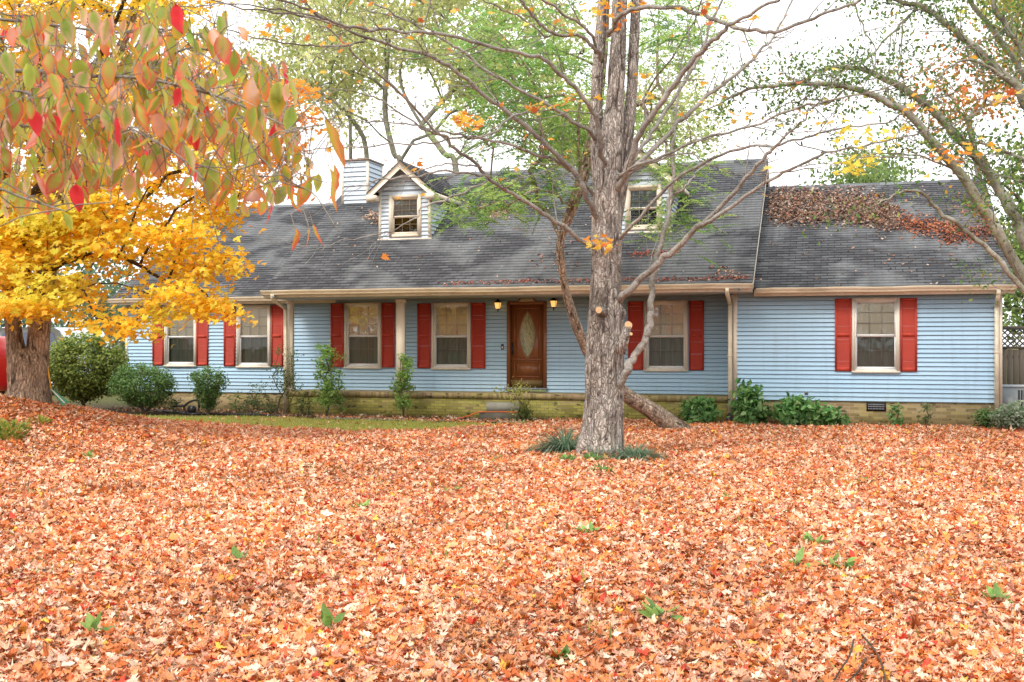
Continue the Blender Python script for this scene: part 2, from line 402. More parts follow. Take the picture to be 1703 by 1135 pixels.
def pal(n, cols, w, var=.15):
    w = np.array(w, float); i = rng.choice(len(cols), n, p=w/w.sum())
    c = np.array(cols)[i] * rng.uniform(1-var, 1+var, (n, 1)) * rng.uniform(.94, 1.06, (n, 3))
    return np.clip(c, 0, .95)
def rdir(n, zb=0.0):
    d = rng.normal(0, 1, (n, 3)); d[:, 2] += zb
    return d / (np.linalg.norm(d, axis=1, keepdims=True) + 1e-9)

# ------------------------------------------------------------------ branching
def smooth(pts, n=None, k=4):
    p = np.asarray(pts, float)
    out = []
    for i in range(len(p)-1):
        p0 = p[max(i-1, 0)]; p1 = p[i]; p2 = p[i+1]; p3 = p[min(i+2, len(p)-1)]
        for j in range(k):
            t = j / k
            out.append(.5*((2*p1) + (-p0+p2)*t + (2*p0-5*p1+4*p2-p3)*t*t + (-p0+3*p1-3*p2+p3)*t**3))
    out.append(p[-1]); return np.array(out)
def twig(mb, p0, d, length, r, depth, tips, sides=4, up=.25, wig=.22, nchild=4, ang=.75, minr=.0022, seg=None):
    n = seg or max(4, int(length / .14))
    n = min(n, 12); p = np.array(p0, float); d = np.array(d, float); d /= np.linalg.norm(d) + 1e-9
    P = [p.copy()]; D = [d.copy()]
    for i in range(n):
        d = d + np.array([random.gauss(0, wig), random.gauss(0, wig), random.gauss(0, wig)]) * .6 + np.array([0, 0, up*.12])
        d /= np.linalg.norm(d); p = p + d * length / n; P.append(p.copy()); D.append(d.copy())
    rr = np.maximum(np.linspace(r, r*.3, n+1), minr)
    mb.tube(P, rr, sides, cap=False)
    tips.append(P[-1])
    if depth > 0:
        for c in range(nchild):
            f = random.uniform(.2, .95); i = min(n, max(1, int(f*n)))
            o = rdir(1)[0]; o -= D[i]*np.dot(o, D[i]); o /= np.linalg.norm(o)+1e-9
            dd = D[i]*cos(ang) + o*sin(ang)
            twig(mb, P[i], dd, length*random.uniform(.35, .65)*(1.1-f*.5), rr[i]*.6, depth-1, tips, 3 if depth == 1 else sides, up, wig, max(2, nchild-1), ang, minr)
    else: tips.append(P[len(P)//2])
def skeleton(roots, targets, step=.35, jit=.06, sag=0.0, bias=.35):
    nodes = [np.array(r, float) for r in roots]; par = [i-1 for i in range(len(roots))]
    base = nodes[0]; bd = [float(np.linalg.norm(q - base)) for q in nodes]
    leaf = []
    A = np.array(nodes)
    T = sorted(targets, key=lambda t: np.linalg.norm(np.array(t) - A, axis=1).min())
    A = np.zeros((len(roots) + len(T)*60 + 10, 3)); A[:len(nodes)] = nodes
    B = np.zeros(len(A)); B[:len(nodes)] = bd
    n = len(nodes)
    for t in T:
        t = np.array(t, float); dist = np.linalg.norm(A[:n] - t, axis=1) + bias * B[:n]
        i = int(np.argmin(dist)); p0 = A[i].copy(); L = np.linalg.norm(t - p0); k = min(50, max(2, int(L/step)))
        prev = i
        for j in range(1, k+1):
            f = j/k; q = p0 + (t-p0)*f
            q = q + rng.normal(0, jit*min(1, L), 3) * (1 if j < k else 0) + np.array([0, 0, sag*L*sin(pi*f)])
            A[n] = q; B[n] = B[prev] + np.linalg.norm(q - A[prev]); par.append(prev); prev = n; n += 1
        leaf.append(prev)
    cnt = np.zeros(n)
    for l in leaf: cnt[l] += 1
    for i in range(n-1, 0, -1):
        if par[i] >= 0: cnt[par[i]] += cnt[i]
    return A[:n], par, cnt
def skel_tubes(mb, A, par, cnt, r0, ex=.45, sides=5, rmax=9, skip=0):
    n = len(A); ch = [[] for _ in range(n)]
    for i in range(1, n):
        if par[i] >= 0: ch[par[i]].append(i)
    starts = [(None, 0)]
    while starts:
        pp, i = starts.pop(); chain = [] if pp is None else [pp]
        while True:
            chain.append(i)
            if not ch[i]: break
            c = sorted(ch[i], key=lambda q: -cnt[q]); 
            for o in c[1:]: starts.append((i, o))
            i = c[0]
        pts = A[chain]; rr = np.minimum(r0*np.maximum(cnt[chain], .5)**ex, rmax)
        if pp is not None: rr[0] = min(rr[0], rr[1]*1.15)
        if len(pts) >= 2 and chain[-1] >= skip: mb.tube(pts, rr, sides if rr.max() > .02 else 4, cap=False)
def inpoly(x, y, poly):
    poly = np.asarray(poly, float); c = np.zeros(len(x), bool); j = len(poly)-1
    for i in range(len(poly)):
        xi, yi = poly[i]; xj, yj = poly[j]
        c ^= ((yi > y) != (yj > y)) & (x < (xj-xi)*(y-yi)/(yj-yi+1e-12)+xi); j = i
    return c
def polypts(n, poly, z0, z1):
    poly = np.asarray(poly, float); lo, hi = poly.min(0), poly.max(0); out = []
    while len(out) < n:
        x = rng.uniform(lo[0], hi[0], 400); y = rng.uniform(lo[1], hi[1], 400); m = inpoly(x, y, poly)
        for a, b in zip(x[m], y[m]): out.append((a, b))
    return [at(a, b, rng.uniform(z0, z1)) for a, b in out[:n]]
def bark_tube(mb, pts, rad, sides=56, rows_m=28, amp=.03, freq=9.0, vst=.16, flare=0.0, seed=1, knots=()):
    p = smooth(pts, k=8); L = np.r_[0, np.cumsum(np.linalg.norm(np.diff(p, axis=0), axis=1))]
    r = np.interp(np.linspace(0, 1, len(p)), np.linspace(0, 1, len(rad)), rad) if len(rad) != len(p) else rad
    r0 = np.interp(L, np.interp(np.arange(len(pts)) * 8, np.arange(len(p)), L), rad)
    n = max(8, int(L[-1]*rows_m)); q = np.linspace(0, L[-1], n)
    P = np.stack([np.interp(q, L, p[:, i]) for i in range(3)], 1); R = np.interp(q, L, r0)
    t = np.gradient(P, axis=0); t /= np.linalg.norm(t, axis=1, keepdims=True)
    ref = np.array([0, 1.0, 0]) if abs(t[:, 1]).mean() < .7 else np.array([1.0, 0, 0])
    a = ref - t*(t@ref)[:, None]; a /= np.linalg.norm(a, axis=1, keepdims=True); b = np.cross(t, a)
    th = np.arange(sides)*2*pi/sides; ct, st = np.cos(th)[None], np.sin(th)[None]
    X, Y, H = R[:, None]*ct, R[:, None]*st, np.repeat(q[:, None], sides, 1)
    wx = (vn(X*3, Y*3, H*1.2, seed+5)-.5)*.5
    n1 = vn((X+wx*.2)*freq, (Y+wx*.2)*freq, H*freq*vst, seed); n2 = vn(X*freq*2.3, Y*freq*2.3, H*freq*vst*3, seed+1); n3 = vn(X*1.6, Y*1.6, H*.6, seed+2)
    n4 = vn(X*freq*1.7, Y*freq*1.7, H*freq*vst*1.4, seed+3); ridge = np.minimum(1, np.abs(2*n1-1)*2.3)*.6+np.minimum(1, np.abs(2*n4-1)*2.2)*.4; h = ridge*.75 + n2*.25
    fl = np.exp(-q/.35)[:, None]*flare*(.55 + .9*np.maximum(0, np.cos(5*th + 1.1)*.5+np.cos(3*th-.4)*.5))[None]
    kn = 0
    for (kq, kth, kr, kh) in knots:
        dth = (th[None]-kth+pi) % (2*pi)-pi
        kn = kn + kh*np.exp(-(((H-kq)/kr)**2 + (dth*R[:, None]/kr)**2))
    RR = R[:, None]*(1+(n3-.5)*.12) + amp*(h-.85) + fl + kn
    V = P[:, None, :] + RR[..., None]*(a[:, None, :]*ct[..., None] + b[:, None, :]*st[..., None])
    i = np.arange(n-1)[:, None]*sides; j = np.arange(sides)[None]; j2 = (j+1) % sides
    Fq = np.stack([i+j, i+j2, i+sides+j2, i+sides+j], -1).reshape(-1, 4)
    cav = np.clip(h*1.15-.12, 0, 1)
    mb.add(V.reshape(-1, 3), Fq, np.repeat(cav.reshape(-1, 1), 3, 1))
# ================================================================== THE HOUSE
YW, YP = 27.0, 28.2                      # wing fronts, porch wall
XL, XA, XB, XR = FX(210.5, 28.2), -14.28, -2.42, 3.43
ZS = .56; ZT = 3.12
YE, ZE, YR, ZR = 26.25, 3.31, 32.0, 7.07           # main roof eave and ridge
YE2, ZE2, ZR2 = 26.65, 3.21, 6.27                  # right wing roof
YE3, ZE3, YR3, ZR3 = 27.82, 3.22, 33.4, 6.49       # left wing roof
MS = (ZR-ZE)/(YR-YE)
HOUSE = thing('house', (-8, 27, 0), 'long pale blue clapboard house with red shutters, dark shingle roof and front porch', 'house')

def sub_iv(iv, ops):
    for a, b in ops:
        nv = []
        for s, e in iv:
            if b <= s or a >= e: nv.append((s, e))
            else:
                if a > s: nv.append((s, a))
                if b < e: nv.append((b, e))
        iv = nv
    return iv
def siding(mb, s0, s1, z0, z1, place, ops=(), pitch=.1016, lap=.030):
    f0 = s0 if callable(s0) else (lambda z: s0); f1 = s1 if callable(s1) else (lambda z: s1)
    n = int(math.ceil((z1-z0)/pitch - 1e-6))
    for i in range(n):
        zb = z0+i*pitch; ztop = min(zb+pitch, z1)
        cuts = sorted({zb, ztop} | {z for o in ops for z in (o[2], o[3]) if zb < z < ztop})
        for a, b in zip(cuts[:-1], cuts[1:]):
            zm = (a+b)/2
            oo = [(o[0], o[1]) for o in ops if o[2] < zm < o[3]]
            da = lap*(1-(a-zb)/pitch)+.002; db = lap*(1-(b-zb)/pitch)+.002
            for s, e in sub_iv([(f0(zm), f1(zm))], oo):
                sa = f0(a) if abs(s-f0(zm)) < 1e-9 else s; sb = f0(b) if abs(s-f0(zm)) < 1e-9 else s
                ea = f1(a) if abs(e-f1(zm)) < 1e-9 else e; eb = f1(b) if abs(e-f1(zm)) < 1e-9 else e
                if ea-sa < .002 and eb-sb < .002: continue
                a2 = a+.016 if a == zb else a
                V = [place(sa, da, a2), place(ea, da, a2), place(eb, db, b), place(sb, db, b)]
                mb.add(V, [(0, 1, 2, 3)])
                if a == zb:      # lip and shadow gap under it
                    mb.add([place(sa, da, a2), place(ea, da, a2), place(ea, -.022, a2), place(sa, -.022, a2),
                            place(sa, -.022, a-.002), place(ea, -.022, a-.002)], [(0, 3, 2, 1), (3, 4, 5, 2)])
def front(Y): return lambda s, d, z: (s, Y-d, z)

# --- windows, from the rectangle of their outer trim on a wall plane
def window(parent, x0, x1, z0, z1, Y, glass='glass', upper='shade', lower='curtain', tw=.062, grid=True, sill=True, trim='trim', lowlift=0.0):
    ft = MB()
    yf = Y-.050
    ft.box(x0, x0+tw, yf, Y+.02, z0, z1); ft.box(x1-tw, x1, yf, Y+.02, z0, z1)
    ft.box(x0+tw, x1-tw, yf+.002, Y+.02, z1-tw, z1); ft.box(x0+tw, x1-tw, yf+.002, Y+.02, z0, z0+tw*.8)
    if sill: ft.box(x0-.012, x1+.012, yf-.028, yf-.001, z0-.018, z0+.030)
    w = ft.build('window', M[trim], parent)
    a0, a1, b0, b1 = x0+tw, x1-tw, z0+tw*.8, z1-tw
    zm = b0+(b1-b0)*.5
    fw = .036
    fr = MB()
    fr.box(a0, a0+fw*.7, Y-.036, Y+.05, b0, b1); fr.box(a1-fw*.7, a1, Y-.036, Y+.05, b0, b1)
    fr.box(a0+fw*.7, a1-fw*.7, Y-.034, Y+.05, b1-fw*.7, b1); fr.box(a0+fw*.7, a1-fw*.7, Y-.034, Y+.05, b0, b0+fw*.8)
    fr.build('frame', M['white'] if trim == 'trim' else M[trim], w)
    c0, c1 = a0+fw*.7, a1-fw*.7
    su = MB(); sf = .024
    su.box(c0, c0+sf, Y-.004, Y+.028, zm-.02, b1-fw*.7); su.box(c1-sf, c1, Y-.004, Y+.028, zm-.02, b1-fw*.7)
    su.box(c0+sf, c1-sf, Y-.003, Y+.028, zm-.02, zm+.018); su.box(c0+sf, c1-sf, Y-.003, Y+.028, b1-fw*.7-sf, b1-fw*.7)
    ou = su.build('sash', M['white'] if trim == 'trim' else M[trim], w)
    sl = MB()
    zl1 = zm-.021
    sl.box(c0, c0+sf, Y+.012, Y+.046, b0+fw*.8, zl1); sl.box(c1-sf, c1, Y+.012, Y+.046, b0+fw*.8, zl1)
    sl.box(c0+sf, c1-sf, Y+.013, Y+.046, b0+fw*.8, b0+fw*.8+.045); sl.box(c0+sf, c1-sf, Y+.013, Y+.046, zl1-.02, zl1)
    ol = sl.build('sash', M['white'] if trim == 'trim' else M[trim], w)
    g1 = MB(); g1.add([(c0+sf, Y+.010, zm+.018), (c1-sf, Y+.010, zm+.018), (c1-sf, Y+.010, b1-fw*.7-sf), (c0+sf, Y+.010, b1-fw*.7-sf)], [(0, 1, 2, 3)])
    g1.build('pane', M[glass], w)
    g2 = MB(); g2.add([(c0+sf, Y+.030, b0+fw*.8+.045), (c1-sf, Y+.030, b0+fw*.8+.045), (c1-sf, Y+.030, zl1-.02), (c0+sf, Y+.030, zl1-.02)], [(0, 1, 2, 3)])
    g2.build('pane', M['screen' if glass in ('glass', 'glass_lo') else glass], w)
    if grid:
        gm = MB()
        for (lo, hi, yy) in ((zm+.018, b1-fw*.7-sf, Y+.020), (b0+fw*.8+.045, zl1-.02, Y+.040)):
            for q in (1/3, 2/3):
                xx = c0+sf+(c1-c0-2*sf)*q; gm.box(xx-.008, xx+.008, yy, yy+.006, lo, hi)
            for q in (.36, .70) if lo > zm else (.55,):
                zz = lo+(hi-lo)*q; gm.box(c0+sf, c1-sf, yy-.001, yy+.005, zz-.008, zz+.008)
        gm.build('muntin', M['white'] if trim == 'trim' else M[trim], w)
    sh = MB()     # blind over the upper half, curtain behind the lower
    n = 24
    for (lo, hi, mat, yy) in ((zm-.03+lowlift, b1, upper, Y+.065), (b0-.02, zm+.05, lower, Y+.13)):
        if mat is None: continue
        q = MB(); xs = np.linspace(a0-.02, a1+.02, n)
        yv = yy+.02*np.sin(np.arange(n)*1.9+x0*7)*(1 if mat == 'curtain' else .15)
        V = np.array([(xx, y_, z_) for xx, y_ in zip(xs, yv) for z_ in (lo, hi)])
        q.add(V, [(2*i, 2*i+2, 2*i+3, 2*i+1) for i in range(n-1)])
        q.build('blind' if mat == 'shade' else 'curtain', M[mat], w)  # in the dormers: added sheets, reflected sky painted on the upper
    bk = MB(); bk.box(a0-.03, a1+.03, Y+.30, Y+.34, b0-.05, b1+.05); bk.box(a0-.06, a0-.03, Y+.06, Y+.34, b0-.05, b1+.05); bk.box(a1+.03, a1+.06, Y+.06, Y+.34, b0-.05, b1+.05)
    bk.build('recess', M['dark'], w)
    return (x0+.02, x1-.02, z0+.02, z1-.02)
def shutter(x0, x1, z0, z1, Y):
    m = MB(); d0, d1 = Y-.052, Y-.018; st = .045
    m.box(x0, x0+st, d0, d1, z0, z1); m.box(x1-st, x1, d0, d1, z0, z1)
    zm = z0+(z1-z0)*.50
    for a, b in ((z0, z0+.085), (zm-.035, zm+.035), (z1-.06, z1)): m.box(x0+st, x1-st, d0+.003, d1, a, b)
    for lo, hi in ((z0+.085, zm-.035), (zm+.035, z1-.06)):
        n = int((hi-lo)/.021)
        for i in range(n):
            zc = lo+(i+.5)*(hi-lo)/n
            m.add([(x0+st, d0+.014, zc-.012), (x1-st, d0+.014, zc-.012), (x1-st, d0+.024, zc+.012), (x0+st, d0+.024, zc+.012)], [(0, 1, 2, 3)])
    m.box(x0+st, x1-st, d1-.003, d1, z0+.02, z1-.02)
    m.build('shutter', M['shutter'], HOUSE)
def rect(uL, uR, vT, vB, Y):
    um = (uL+uR)/2
    return FX(uL, Y), FX(uR, Y), FZ(um, vB, Y), FZ(um, vT, Y)
OPS = {'wl': [], 'wr': [], 'p': []}
for key, Y, win, shs, kw in (
    ('p', YP, (274.5, 327.5, 510.5, 609.5), ((255, 273.6), (328, 347.5)), dict(glass='glass_lo')),
    ('p', YP, (394.5, 450.5, 507.5, 611.0), ((373.4, 392.5), (452, 472)), dict(glass='glass_lo')),
    ('p', YP, (574, 634, 503.7, 612.5), ((551, 572), (636, 657)), dict()),
    ('p', YP, (718.7, 783, 503.5, 614), ((695, 717), (784.5, 808)), dict()),
    ('p', YP, (1072, 1144, 500, 617), ((1045, 1070), (1146, 1171)), dict()),
    ('wr', YW, (1417, 1496, 495.5, 619.3), ((1388.5, 1416), (1497, 1525)), dict(glass='glass_lo'))):
    x0, x1, z0, z1 = rect(*win, Y)
    OPS[key].append(window(HOUSE, x0, x1, z0, z1, Y, **kw))
    for a, b in shs: shutter(FX(a, Y), FX(b, Y), z0+.02, z1-.015, Y)
# door
dx0, dx1, dz0, dz1 = rect(843.6, 909.6, 501.4, 645, YP)
dz0 = .73
fr = MB(); fw = .085
fr.box(dx0, dx0+fw, YP-.045, YP+.08, dz0, dz1); fr.box(dx1-fw, dx1, YP-.045, YP+.08, dz0, dz1); fr.box(dx0+fw, dx1-fw, YP-.043, YP+.08, dz1-fw, dz1)
DOOR = fr.build('door', M['door_frame'], HOUSE)
l0, l1, b0, b1 = dx0+fw, dx1-fw, dz0+.02, dz1-fw
lf = MB(); yl = YP+.02; W_, H_ = l1-l0, b1-b0
lf.box(l0, l1, yl, yl+.045, b0, b1)
cx = (l0+l1)/2+.01
# raised mouldings: outer border of the upper field, lower panel
def border(mb, x0, x1, z0, z1, y0, t, d):
    mb.box(x0, x0+t, y0-d, y0-.0005, z0, z1); mb.box(x1-t, x1, y0-d, y0-.0005, z0, z1); mb.box(x0+t, x1-t, y0-d+.002, y0-.0005, z0, z0+t); mb.box(x0+t, x1-t, y0-d+.002, y0-.0005, z1-t, z1)
border(lf, l0+.11, l1-.11, b0+H_*.36, b1-.09, yl, .03, .018)
border(lf, l0+.11, l1-.11, b0+H_*.125, b0+H_*.32, yl, .03, .022)
lf.box(l0+.17, l1-.17, yl-.014, yl-.001, b0+H_*.15, b0+H_*.295)
lf.box(l0+.06, l1-.06, yl-.03, yl-.001, b0+H_*.325, b0+H_*.35)
lf.build('door_leaf', M['door'], DOOR)
kp = MB(); kp.box(l0+.04, l1-.04, yl-.006, yl-.001, b0+.02, b0+.2); kp.build('kick_plate', M['brass'], DOOR)
# pointed-oval light with leading
oz0, oz1 = FZ(878, 596, YP), FZ(878, 520, YP); ocz = (oz0+oz1)/2; oh = (oz1-oz0)/2; ow = .205
def vesica(s, n=16):
    R = (oh*oh+ow*ow)/(2*ow); a = math.asin(oh/R); out = []
    for i in range(n): t = -a+2*a*i/n; out.append((cx+(R*cos(t)-(R-ow))*s, ocz+R*sin(t)*s))
    for i in range(n): t = a-2*a*i/n; out.append((cx-(R*cos(t)-(R-ow))*s, ocz+R*sin(t)*s))
    return out
og = MB(); vi = vesica(1.0); og.prism(vi, yl-.008, yl-.002, 'y')
kg = N('leaded_glass'); v_ = kg.coord((1, 1, 1)); n_ = kg.noise(v_, 9, 4); vo = kg.n('ShaderNodeTexVoronoi'); vo.inputs['Scale'].default_value = 22; kg.l(v_, vo.inputs['Vector'])
kg.bump(kg.math('ADD', n_, vo.outputs['Distance']), .6, .02)
M['lead_glass'] = kg.base(kg.mix(n_, (.10, .12, .05), (.50, .46, .26)), .12, .8)  # yellow-green reflections mottled into the glass colour
og.build('door_glass', M['lead_glass'], DOOR)
rg = MB(); vo_, vi_ = vesica(1.13), vesica(.985); n = len(vo_)
V = [(x, yl-.020, z) for x, z in vo_]+[(x, yl-.024, z) for x, z in vi_]+[(x, yl-.0015, z) for x, z in vo_]+[(x, yl-.0085, z) for x, z in vi_]
rg.add(V, [f for i in range(n) for f in ((i, (i+1) % n, n+(i+1) % n, n+i), (i, 2*n+i, 2*n+(i+1) % n, (i+1) % n), (n+i, n+(i+1) % n, 3*n+(i+1) % n, 3*n+i))])
rg.build('glass_frame', M['door_frame'], DOOR)
ld = MB()
for (a, b) in (((-.75, .45), (.85, -.35)), ((-.15, .75), (.8, .05)), ((-.8, .1), (-.1, -.55)), ((-.45, -.65), (.5, .6)), ((.1, .8), (.1, .2)), ((-.4, .6), (.3, -.75)), ((.25, -.1), (.55, -.55))):
    ld.tube([(cx+a[0]*ow*.8, yl-.010, ocz+a[1]*oh*.8), (cx+b[0]*ow*.8, yl-.010, ocz+b[1]*oh*.8)], .0055, 5)
ld.build('leading', m_flat('lead_came', (.62, .52, .30), .35), DOOR)
hs = MB(); hx = l0+.055; hz = FZ(853, 580, YP)
hs.tube([(hx, yl-.012, hz-.13), (hx, yl-.05, hz-.11), (hx, yl-.055, hz), (hx, yl-.045, hz+.07), (hx, yl-.012, hz+.09)], .010, 8)
hs.box(hx-.022, hx+.022, yl-.012, yl-.001, hz-.16, hz+.15)
hs.build('door_handle', M['black'], DOOR)
ti = MB(); ti.box(dx0-.03, dx1+.03, YP-.12, YP+.06, dz0-.035, dz0+.012); ti.build('threshold', m_flat('grey_sill', (.20, .23, .25), .5), DOOR)
OPS['p'].append((dx0+.02, dx1-.02, .4, dz1-.02))
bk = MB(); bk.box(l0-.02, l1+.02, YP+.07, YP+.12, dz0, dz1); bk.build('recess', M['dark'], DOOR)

# --- walls
zc0, zc1 = ZS, ZT
def wall(name, s0, s1, z0, z1, place, ops=(), mat='siding', pitch=.1016):
    mb = MB(); siding(mb, s0, s1, z0, z1, place, ops, pitch); return mb.build(name, M[mat], HOUSE)
wall('wall', XL, XB, .50, ZT, front(YP), OPS['p'])
wall('wall', XB, XR, ZS, ZT, front(YW), OPS['wr'])
mb = MB()
siding(mb, YW, YP, .62, ZT, lambda s, d, z: (XB-d, s, z))
siding(mb, YP, 37, .50, ZT, lambda s, d, z: (XL-d, s, z)); siding(mb, YW, 37, ZS, ZT, lambda s, d, z: (XR+d, s, z))
m2 = (ZR2-ZE2)/(YR-YE2)
m3 = (ZR3-ZE3)/(YR3-YE3)
for xx, sg, zt, ms, y0, z0_ in ((XL, -1, ZR2, m3, YE3, ZE3), (XR, 1, ZR2, m2, YE2, ZE2), (XA, -1, ZR, MS, YE, ZE), (-2.27, 1, ZR, MS, YE, ZE)):
    f0 = lambda z, y0=y0, z0_=z0_, ms=ms: y0+.12+(z-z0_)/ms
    f1 = lambda z, f0=f0, yr=(YR3 if xx == XL else YR): 2*yr-f0(z)
    siding(mb, f0, f1, ZT, zt-.12, lambda s, d, z, xx=xx, sg=sg: (xx+sg*d, s, z))
mb.box(XL, XR, 36.9, 37, ZS, ZT)
mb.build('side_wall', M['siding'], HOUSE)
# corner boards
cb = MB()
cb.box(XL-.02, XL+.06, YP-.034, YP+.06, .49, ZT); cb.build('corner_board', M['trim_lt'], HOUSE); cb = MB(); cb.box(XR-.055, XR+.02, YW-.034, YW+.06, ZS-.012, ZT); cb.build('corner_board', M['trim_lt'], HOUSE); cb = MB()
cb.box(FX(1219, YW-.03), FX(1226, YW-.03), YW-.034, YW+.05, .64, ZT)
cb.build('corner_board', M['trim_lt'], HOUSE)
# foundation and porch floor
fd = MB(); fd.box(XL+.03, XA-.001, YP+.01, 37, -.15, .498); fd.build('foundation', M['brick'], HOUSE); fd = MB(); fd.box(XB+.001, XR-.03, YW+.012, 37, -.15, ZS-.004)
fd.build('foundation', M['brick'], HOUSE)
pf = MB(); pf.box(XA+.001, XB-.001, YW-.02, YP+.3, -.15, .497); pf.build('porch_base', M['brick_moss'], HOUSE)
pr = MB(); pr.box(XA+.001, XB-.001, YW-.045, YW+.06, .500, .638); pr.box(XA+.001, XB-.001, YW+.061, YP+.2, .500, .630); pr.build('porch_edge', M['rowlock'], HOUSE)
# vents in the foundation
vx0, vx1, vz0, vz1 = rect(1441, 1473.5, 669.5, 684, YW)
vt = MB(); vt.box(vx0, vx1, YW-.004, YW+.008, vz0, vz1)
va = vt.build('foundation_vent', M['black'], HOUSE)
for r in range(3):
    vs = MB()
    for c in range(11):
        xx = vx0+.05+(vx1-vx0-.1)*c/10; zz = vz0+.05+(vz1-vz0-.1)*r/2; vs.box(xx-.012, xx+.010, YW-.012, YW-.0045, zz-.014, zz+.012)
    vs.build('vent_louver', m_flat('vent_metal', (.23, .24, .26), .5), va)
# pipe stub through the siding, doorbell
pp = MB(); q = onY(1341, 653, YW-.03); pp.box(q[0]-.04, q[0]+.04, YW-.030, YW-.012, q[2]-.055, q[2]+.03); pp.tube([q+(.01, 0, .01), q+(.01, -.06, 0.005), q+(.02, -.09, -.02)], .014, 8)
pp.build('pipe_stub', m_flat('pipe_grey', (.16, .15, .14), .5), HOUSE)
q = onY(835.6, 577, YP-.03)
db = MB(); db.box(q[0]-.032, q[0]+.032, YP-.045, YP-.016, q[2]-.075, q[2]+.07); dbo = db.build('doorbell', M['black'], HOUSE)
db = MB(); db.box(q[0]-.018, q[0]+.018, YP-.049, YP-.0455, q[2]-.055, q[2]+.01); db.build('button', M['white'], dbo)
# arched carved plaque over the door
q = onY(877, 499, YP); pl = MB()
arc = [(q[0]+.235*cos(t), q[2]-.02+.13*sin(t)) for t in np.linspace(0, pi, 17)]; arc2 = [(q[0]+.19*cos(t), q[2]-.02+.09*sin(t)) for t in np.linspace(pi, 0, 17)]
pl.prism(arc+arc2, YP-.06, YP-.02, 'y'); plo = pl.build('door_plaque', M['door'], HOUSE)
pl = MB(); rr_ = random.Random(3)
for i in range(9):
    x_ = q[0]-.17+.34*i/8; z_ = q[2]-.005+rr_.uniform(-.01, .02); pl.obox((x_, YP-.045, z_), (.016, 0, rr_.uniform(-.006, .006)), (0, .012, 0), (rr_.uniform(-.006, .006), 0, .022+rr_.uniform(0, .012)))
pl.box(q[0]-.21, q[0]+.21, YP-.055, YP-.021, q[2]-.045, q[2]-.022)
pl.build('plaque_carving', m_flat('plaque_cream', (.55, .49, .36), .7, .35, 40), plo)
# porch lamps (lit)
kl = N('lamp_glow'); kl.b.inputs['Emission Color'].default_value = (1, .50, .13, 1); kl.b.inputs['Emission Strength'].default_value = 1.2; M['glow'] = kl.base((.9, .7, .4), .4)
for (u, v) in ((827.5, 509), (920.5, 506)):
    q = onY(u, v, YP-.15); x_, z_ = q[0], q[2]; y_ = YP-.13
    la = MB(); la.box(x_-.035, x_+.035, YP-.03, YP-.016, z_-.10, z_+.10); la.tube([(x_, YP-.03, z_-.05), (x_, y_+.02, z_-.13), (x_, y_, z_-.09)], .009, 6); la.tube([(x_, y_, z_-.17), (x_, y_, z_-.085)], .012, 6)
    def frus(mb, r0, r1, za, zb):
        V = [(x_+sx*r, y_+sy*r, z) for z, r in ((za, r0), (zb, r1)) for sx, sy in ((-1, -1), (1, -1), (1, 1), (-1, 1))]
        mb.add(V, [(0, 3, 2, 1), (4, 5, 6, 7), (0, 1, 5, 4), (1, 2, 6, 5), (2, 3, 7, 6), (3, 0, 4, 7)])
    frus(la, .095, .03, z_+.085, z_+.15); frus(la, .02, .012, z_+.151, z_+.185); frus(la, .042, .05, z_-.088, z_-.075)
    for sx in (-1, 1):
        for sy in (-1, 1): la.tube([(x_+sx*.05, y_+sy*.05, z_-.075), (x_+sx*.078, y_+sy*.078, z_+.086)], .006, 4)
    lo = la.build('wall_lamp', M['black'], HOUSE)
    lg = MB(); frus(lg, .046, .072, z_-.073, z_+.083); lg.build('lamp_glass', M['glow'], lo)
# posts
for u0, u1 in ((479.5, 487.5), (660.5, 673.5), (1218.0, 1225.5)):
    Y = YW+.06; a, b = FX(u0, Y), FX(u1, Y); p_ = MB()
    w_ = max(b-a, .11); a = (a+b)/2-w_/2; b = a+w_
    p_.box(a, b, Y-.06, Y+.06, .638, 3.06); p_.box(a-.02, b+.02, Y-.08, Y+.08, .639, .70); p_.box(a-.02, b+.02, Y-.08, Y+.08, 2.98, 3.061)
    p_.build('porch_post', M['trim_lt'], HOUSE)

# --- roofs
def roof_plane(mb, O, U, V, lu, lv, course=.14, tab=.305, h=.015, jit=.35):
    O, U, V = (np.asarray(q, float) for q in (O, U, V)); Nn = np.cross(U, V); Nn /= np.linalg.norm(Nn)
    n = int(math.ceil(lv/course)); rr = random.Random(5)
    for i in range(n):
        s0, s1 = i*course, min((i+1)*course, lv); x = -tab*((i*.37) % 1)
        while x < lu:
            a, b = max(0, x), min(lu, x+tab*rr.choice((.66, 1, 1, 1.33))); x = b if x >= 0 else b
            if b-a < .005: x += .01; continue
            hh = h*(1+rr.uniform(-jit, jit)*1.2); e = s0-rr.uniform(0, .009)
            P = [O+U*a+V*e+Nn*hh, O+U*b+V*e+Nn*(hh+rr.uniform(-.001, .002)), O+U*b+V*s1+Nn*.001, O+U*a+V*s1+Nn*.001, O+U*a+V*e-Nn*.004, O+U*b+V*e-Nn*.004]
            mb.add(P, [(0, 1, 2, 3), (4, 5, 1, 0)], None, [(a, s0), (b, s0), (b, s1), (a, s1), (a, s0), (b, s0)])
    P = [O-Nn*.03, O+U*lu-Nn*.03, O+U*lu+V*lv-Nn*.03, O+V*lv-Nn*.03]
    mb.add(P+[O+U*0, O+U*lu, O+U*lu+V*lv, O+V*lv], [(3, 2, 1, 0), (0, 1, 5, 4), (1, 2, 6, 5), (2, 3, 7, 6), (3, 0, 4, 7)])
